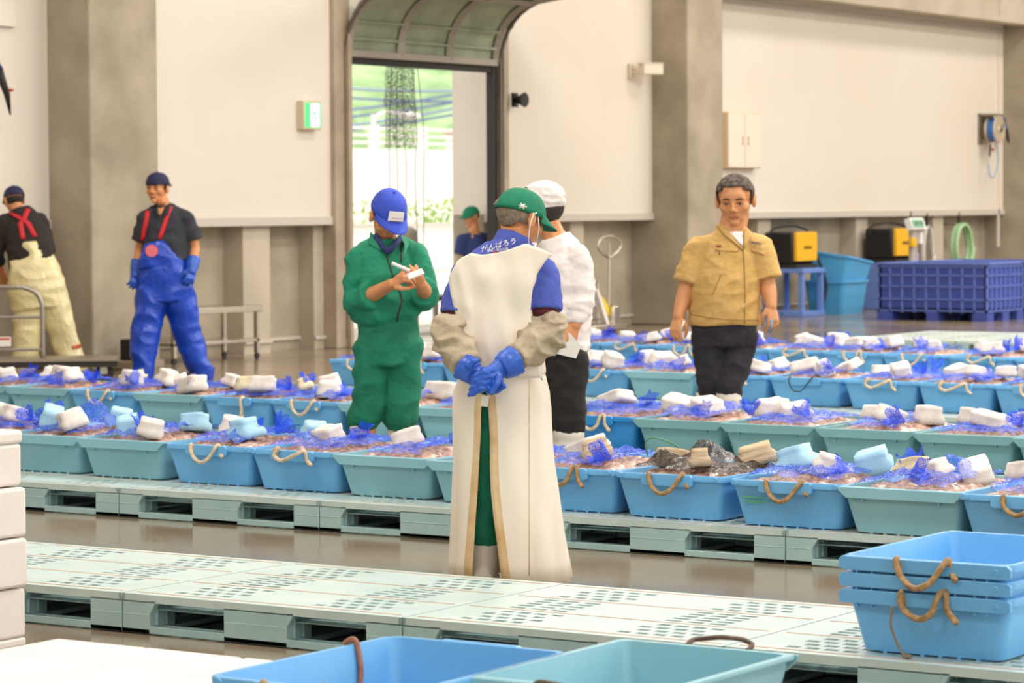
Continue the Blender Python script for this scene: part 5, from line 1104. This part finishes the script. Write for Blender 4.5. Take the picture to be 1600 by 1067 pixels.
# ---- man in blue bib overalls ----
P = Person('person in blue rubber bib overalls with red braces walking by the column', 268, 594); J = P.J
H = Head(J(246, 294, 0), (-.46, -.89, -.05), k=1.08, kx=1.05); SHD = mat('shirt_charcoal', '34353e', .85, col2='2b2c34', nscale=12); OVB = mat('overall_blue', '0f48c6', .35, col2='0c40b6', nscale=6, coat=.2); REDS = mat('brace_red', 'c8202a', .6)
sh = (J(227, 343, -.02), J(290, 343, 0)); el = (J(219, 388, .05), J(305, 388, .0)); wr = (J(212, 425, .0), J(300, 420, -.12))
hip = (J(240, 450, 0), J(277, 450, 0)); kn = (J(227, 520, -.05), J(292, 520, .05)); an = (J(221, 585, -.1), J(318, 590, .05))
RG = [(J(258, 455, 0), .17, .13), (J(258, 410, 0), .17, .13), (J(259, 375, 0), .18, .13), (J(259, 345, 0), .17, .11), (J(258, 328, 0), .1, .08), (J(256, 318, 0), .065, .06)]
b = MB(); H.skin(b); b.tube([J(257, 325, 0), J(253, 312, 0), H.p(0, -.02, -.04)], [.06, .056, .056]); torso(b, RG, 0, -.015)
for i in (0, 1): limb(b, [sh[i], sh[i].lerp(el[i], .6), el[i], wr[i]], [.055, .046, .044, .034]); limb(b, [hip[i], kn[i], Vector((an[i].x, an[i].y, .09))], [.08, .055, .042])
fuse(b, 'body', [SKIN, LIP], P.root, .006, 2, region=lambda q: 1 if H.lipregion(q) else 0); H.face(P.root)
s = MB(); torso(s, [(J(260, 420, 0), .2, .14), (J(260, 380, 0), .205, .145), (J(259, 350, 0), .185, .12), (J(258, 330, 0), .12, .095), (J(257, 320, 0), .085, .075)], 0)
for i in (0, 1): e = sh[i].lerp(el[i], .72); s.ell(sh[i], .075); s.tube([J((247, 268)[i], 329, 0), sh[i]], [.06, .07], n=14); s.tube([sh[i], sh[i].lerp(el[i], .4), e], [.075, .082, .086], n=16)
SO = fuse(s, 'shirt', SHD, P.root, .009, 2, folds(.007, 6, 10, 60))
for ql in (((242, 316), (247, 322), (247, 340), (240, 328)), ((268, 316), (262, 322), (254, 340), (262, 336))): P.patch(SO, ql, 'collar', SHD, off=.012)
P.patch(SO, ((245, 316), (260, 316), (252, 336), (248, 336)), 'open_neck', SKIN, off=.004)
ov = MB(); torso(ov, [(J(259, 470, 0), .215, .165), (J(258, 440, 0), .235, .175), (J(257, 415, 0), .235, .17), (J(256, 404, 0), .225, .165)], 0)
ov.tube([J(248, 412, -.13), J(243, 395, -.14), J(240, 377, -.135)], [(.17, .04), (.125, .03), (.085, .02)], n=20, ref=(1, 0, 0))
for i in (0, 1): limb(ov, [hip[i], kn[i], an[i].lerp(kn[i], .15), Vector((an[i].x, an[i].y, .06))], [(.14), .12, .1, .095], 18)
OV = fuse(ov, 'bib_overalls', OVB, P.root, .01, 2, folds(.013, 5, 7, 66, .003))
for a, c in (((222, 376), (231, 330)), ((249, 374), (266, 323))): MB().tube([P.hit(SO, a[0]+(c[0]-a[0])*k/6, a[1]+(c[1]-a[1])*k/6, .006)[0] for k in range(7)], (.02), n=6, sq=.25, ref=(1, 0, 0)).build('brace', REDS, P.root, True)
p_, n_ = P.hit(OV, 237, 392, .004); MB().tube([p_, p_+Vector((0, -.006, 0))], .052, n=20).build('round_badge', mat('badge_pink', 'e0707a', .5), P.root)
for i in (1, 0):
    g = MB(); d_ = (wr[i]-el[i]).normalized(); dd = (J((208, 294)[i], 450, (-.05, -.2)[i])-wr[i]).normalized(); g.tube([el[i].lerp(wr[i], .5), el[i].lerp(wr[i], .8), wr[i], wr[i]+dd*.05], [.06, .055, .048, .04], n=16); hand(g, wr[i], J((208, 294)[i], 450, (-.05, -.2)[i])-wr[i], (.3, -1, 0), side=(-1, 1)[i], curl=.6, k=1.15); fuse(g, 'glove', GLV, P.root, .006, 1)
boots(P, DARK, an, [kn[i].lerp(an[i], .5) for i in (0, 1)], (-.8, -.5, 0), .075)
H.cap(P.root, mat('cap_navy', '23264a', .8), k=1.0, brimdir=-1, high=.95, z0=.03); H.hair(P.root, MATS['hair_dark'], lambda q: q.z < .035 and q.z > -.08 and (q.y < -.01 or abs(q.x) > .068 and q.y < .03 and q.z > -.03), sc=.99)
# ---- man in cream bib overalls, bending over, back to the viewer ----
P = Person('person in cream bib overalls with crossed red braces bending forward at the left edge', 78, 587); J = P.J
H = Head(J(22, 312, .18), (-.35, .9, -.25), k=1.05); OVC = mat('overall_cream', 'eadfae', .35, col2='e2d59e', nscale=5, coat=.3); BSH = mat('shirt_black', '2a2320', .85)
sh = (J(8, 348, .1), J(62, 346, .1)); el = (J(-8, 395, .15), J(74, 392, .15)); wr = (J(5, 430, .3), J(66, 420, .32))
hip = (J(47, 470, 0), J(80, 465, 0)); kn = (J(42, 525, -.02), J(98, 522, 0)); an = (J(36, 585, 0), J(120, 584, 0))
RG = [(J(60, 470, 0), .18, .15), (J(55, 420, .0), .18, .14), (J(46, 385, .05), .175, .13), (J(38, 350, .1), .17, .11), (J(32, 330, .12), .09, .07)]
b = MB(); H.skin(b); b.tube([J(34, 340, .1), J(27, 325, .14), H.p(0, -.02, -.04)], [.062, .058, .058]); torso(b, RG, 0, -.015)
for i in (0, 1): limb(b, [sh[i], sh[i].lerp(el[i], .6), el[i], wr[i]], [.055, .046, .044, .034]); limb(b, [hip[i], kn[i], Vector((an[i].x, an[i].y, .09))], [.08, .055, .042]); hand(b, wr[i], (0, .6, -.8), (0, -.5, .8), side=(1, -1)[i])
fuse(b, 'body', SKIN, P.root, .006, 2)
s = MB(); torso(s, [(J(52, 430, 0), .2, .15), (J(46, 390, .04), .2, .15), (J(39, 352, .09), .185, .13), (J(35, 335, .1), .12, .09), (J(32, 326, .12), .08, .07)], 0)
for i in (0, 1): s.ell(sh[i], .078); s.tube([J(36, 338, .1), sh[i]], [.065, .074], n=14); s.tube([sh[i], sh[i].lerp(el[i], .4), el[i], el[i].lerp(wr[i], .5)], [.078, .08, .076, .06], n=16); s.ell(el[i], .075)
SO = fuse(s, 'shirt', BSH, P.root, .009, 2, folds(.006, 6, 10, 80))
ov = MB(); torso(ov, [(J(62, 480, 0), .24, .18), (J(58, 450, 0), .25, .19), (J(52, 420, 0), .22, .175), (J(48, 400, .02), .18, .15), (J(46, 380, .03), .09, .14)], 0)
for i in (0, 1): limb(ov, [hip[i], kn[i], an[i].lerp(kn[i], .2), Vector((an[i].x, an[i].y, .08))], [.145, .115, .105, .09], 18)
OV = fuse(ov, 'bib_overalls', OVC, P.root, .01, 2, folds(.012, 5, 7, 90)); P.patch(OV, ((112, 540), (127, 537), (128, 543), (113, 546)), 'red_print', mat('print_red', 'e8765e', .6))
for pl_ in (((36, 374), (32, 350), (38, 342), (45, 322)), ((54, 370), (44, 350), (34, 342), (12, 330))): MB().tube([P.hit(SO, *q, .006)[0] for q in [(pl_[k][0]+(pl_[k+1][0]-pl_[k][0])*t/4, pl_[k][1]+(pl_[k+1][1]-pl_[k][1])*t/4) for k in range(3) for t in range(4)]], .024, n=6, sq=.25, ref=(1, 0, 0)).build('brace', REDS, P.root, True)
boots(P, mat('boot_ochre', 'c98f3a', .5), an, [kn[i].lerp(an[i], .6) for i in (0, 1)], (-.5, .8, 0), .06)
H.cap(P.root, MATS['cap_navy'], high=.95, z0=.02); H.hair(P.root, MATS['hair_dark'], lambda q: q.z < .02 and q.z > -.05 and q.y < .02, sc=.985)
# ---- man in green cap beyond the doorway ----
_w = Vector((-18.75, 27.28, 0)); P = Person.__new__(Person); P.w = _w; P.D = sqrt(_w.x**2+_w.y**2); P.root = thing('person', 'person in green cap and navy polo shirt in the doorway', 'person', (_w.x, _w.y, 0), atan2(-_w.x, _w.y)); P.Ri = Matrix.Rotation(-atan2(-_w.x, _w.y), 3, 'Z'); J = P.J
H = Head(J(736, 338, 0), (-.78, -.6, -.2), k=1.0)
sh = (J(722, 375, -.05), J(762, 373, .05)); el = (J(716, 412, -.05), J(766, 412, .05)); wr = (J(728, 430, -.25), J(752, 432, -.2)); hip = (J(734, 455, 0), J(752, 455, 0)); kn = (J(734, 500, -.03), J(752, 500, 0)); an = (J(734, 528, 0), J(752, 528, 0))
an = (Vector((an[0].x, 0, .08)), Vector((an[1].x, .05, .08)))
b = MB(); H.skin(b); b.tube([J(742, 366, 0), J(740, 354, 0), H.p(0, -.02, -.04)], [.06, .055, .055]); torso(b, [(J(743, 455, 0), .15, .11), (J(743, 410, 0), .15, .11), (J(742, 378, 0), .15, .1), (J(742, 365, 0), .07, .06)], 0)
for i in (0, 1): limb(b, [sh[i], sh[i].lerp(el[i], .6), el[i], wr[i]], [.05, .044, .042, .032]); limb(b, [hip[i], kn[i], an[i]], [.08, .055, .045]); hand(b, wr[i], (-.2, -.8, -.4), (0, 0, 1), side=(-1, 1)[i])
fuse(b, 'body', [SKIN2, LIP], P.root, .007, 2, region=lambda q: 1 if H.lipregion(q) else 0); H.face(P.root)
s = MB(); torso(s, [(J(743, 458, 0), .17, .13), (J(743, 410, 0), .17, .13), (J(742, 380, 0), .165, .11), (J(742, 366, 0), .09, .08)], 0)
for i in (0, 1): s.ell(sh[i], .07); s.tube([J(742, 370, 0), sh[i]], [.06, .068], n=14); s.tube([sh[i], sh[i].lerp(el[i], .6)], [.07, .072], n=14)
SO = fuse(s, 'polo_shirt', mat('polo_navy', '2c3a6e', .85), P.root, .009, 2); P.patch(SO, ((735, 358), (743, 358), (739, 372), (737, 372)), 'open_neck', SKIN2)
for i in (0, 1): MB().tube([sh[i].lerp(el[i], .62), el[i], el[i].lerp(wr[i], .8)], [.055, .06, .045], n=14).build('arm_cover', TAR, P.root, True)
t_ = MB(); torso(t_, [(J(743, 470, 0), .15, .12), (J(743, 452, 0), .15, .12)], 0)
for i in (0, 1): limb(t_, [hip[i], kn[i], an[i]+Vector((0, 0, .2))], [.09, .075, .07])
fuse(t_, 'trousers', TROU, P.root, .012, 2); boots(P, BOOT, an, [kn[i].lerp(an[i], .4) for i in (0, 1)], (-.7, -.6, 0))
H.cap(P.root, CAPG, z0=.02, high=.95); H.hair(P.root, MATS['hair_dark'], lambda q: q.z < .015 and q.z > -.04 and q.y < .0, sc=.985)
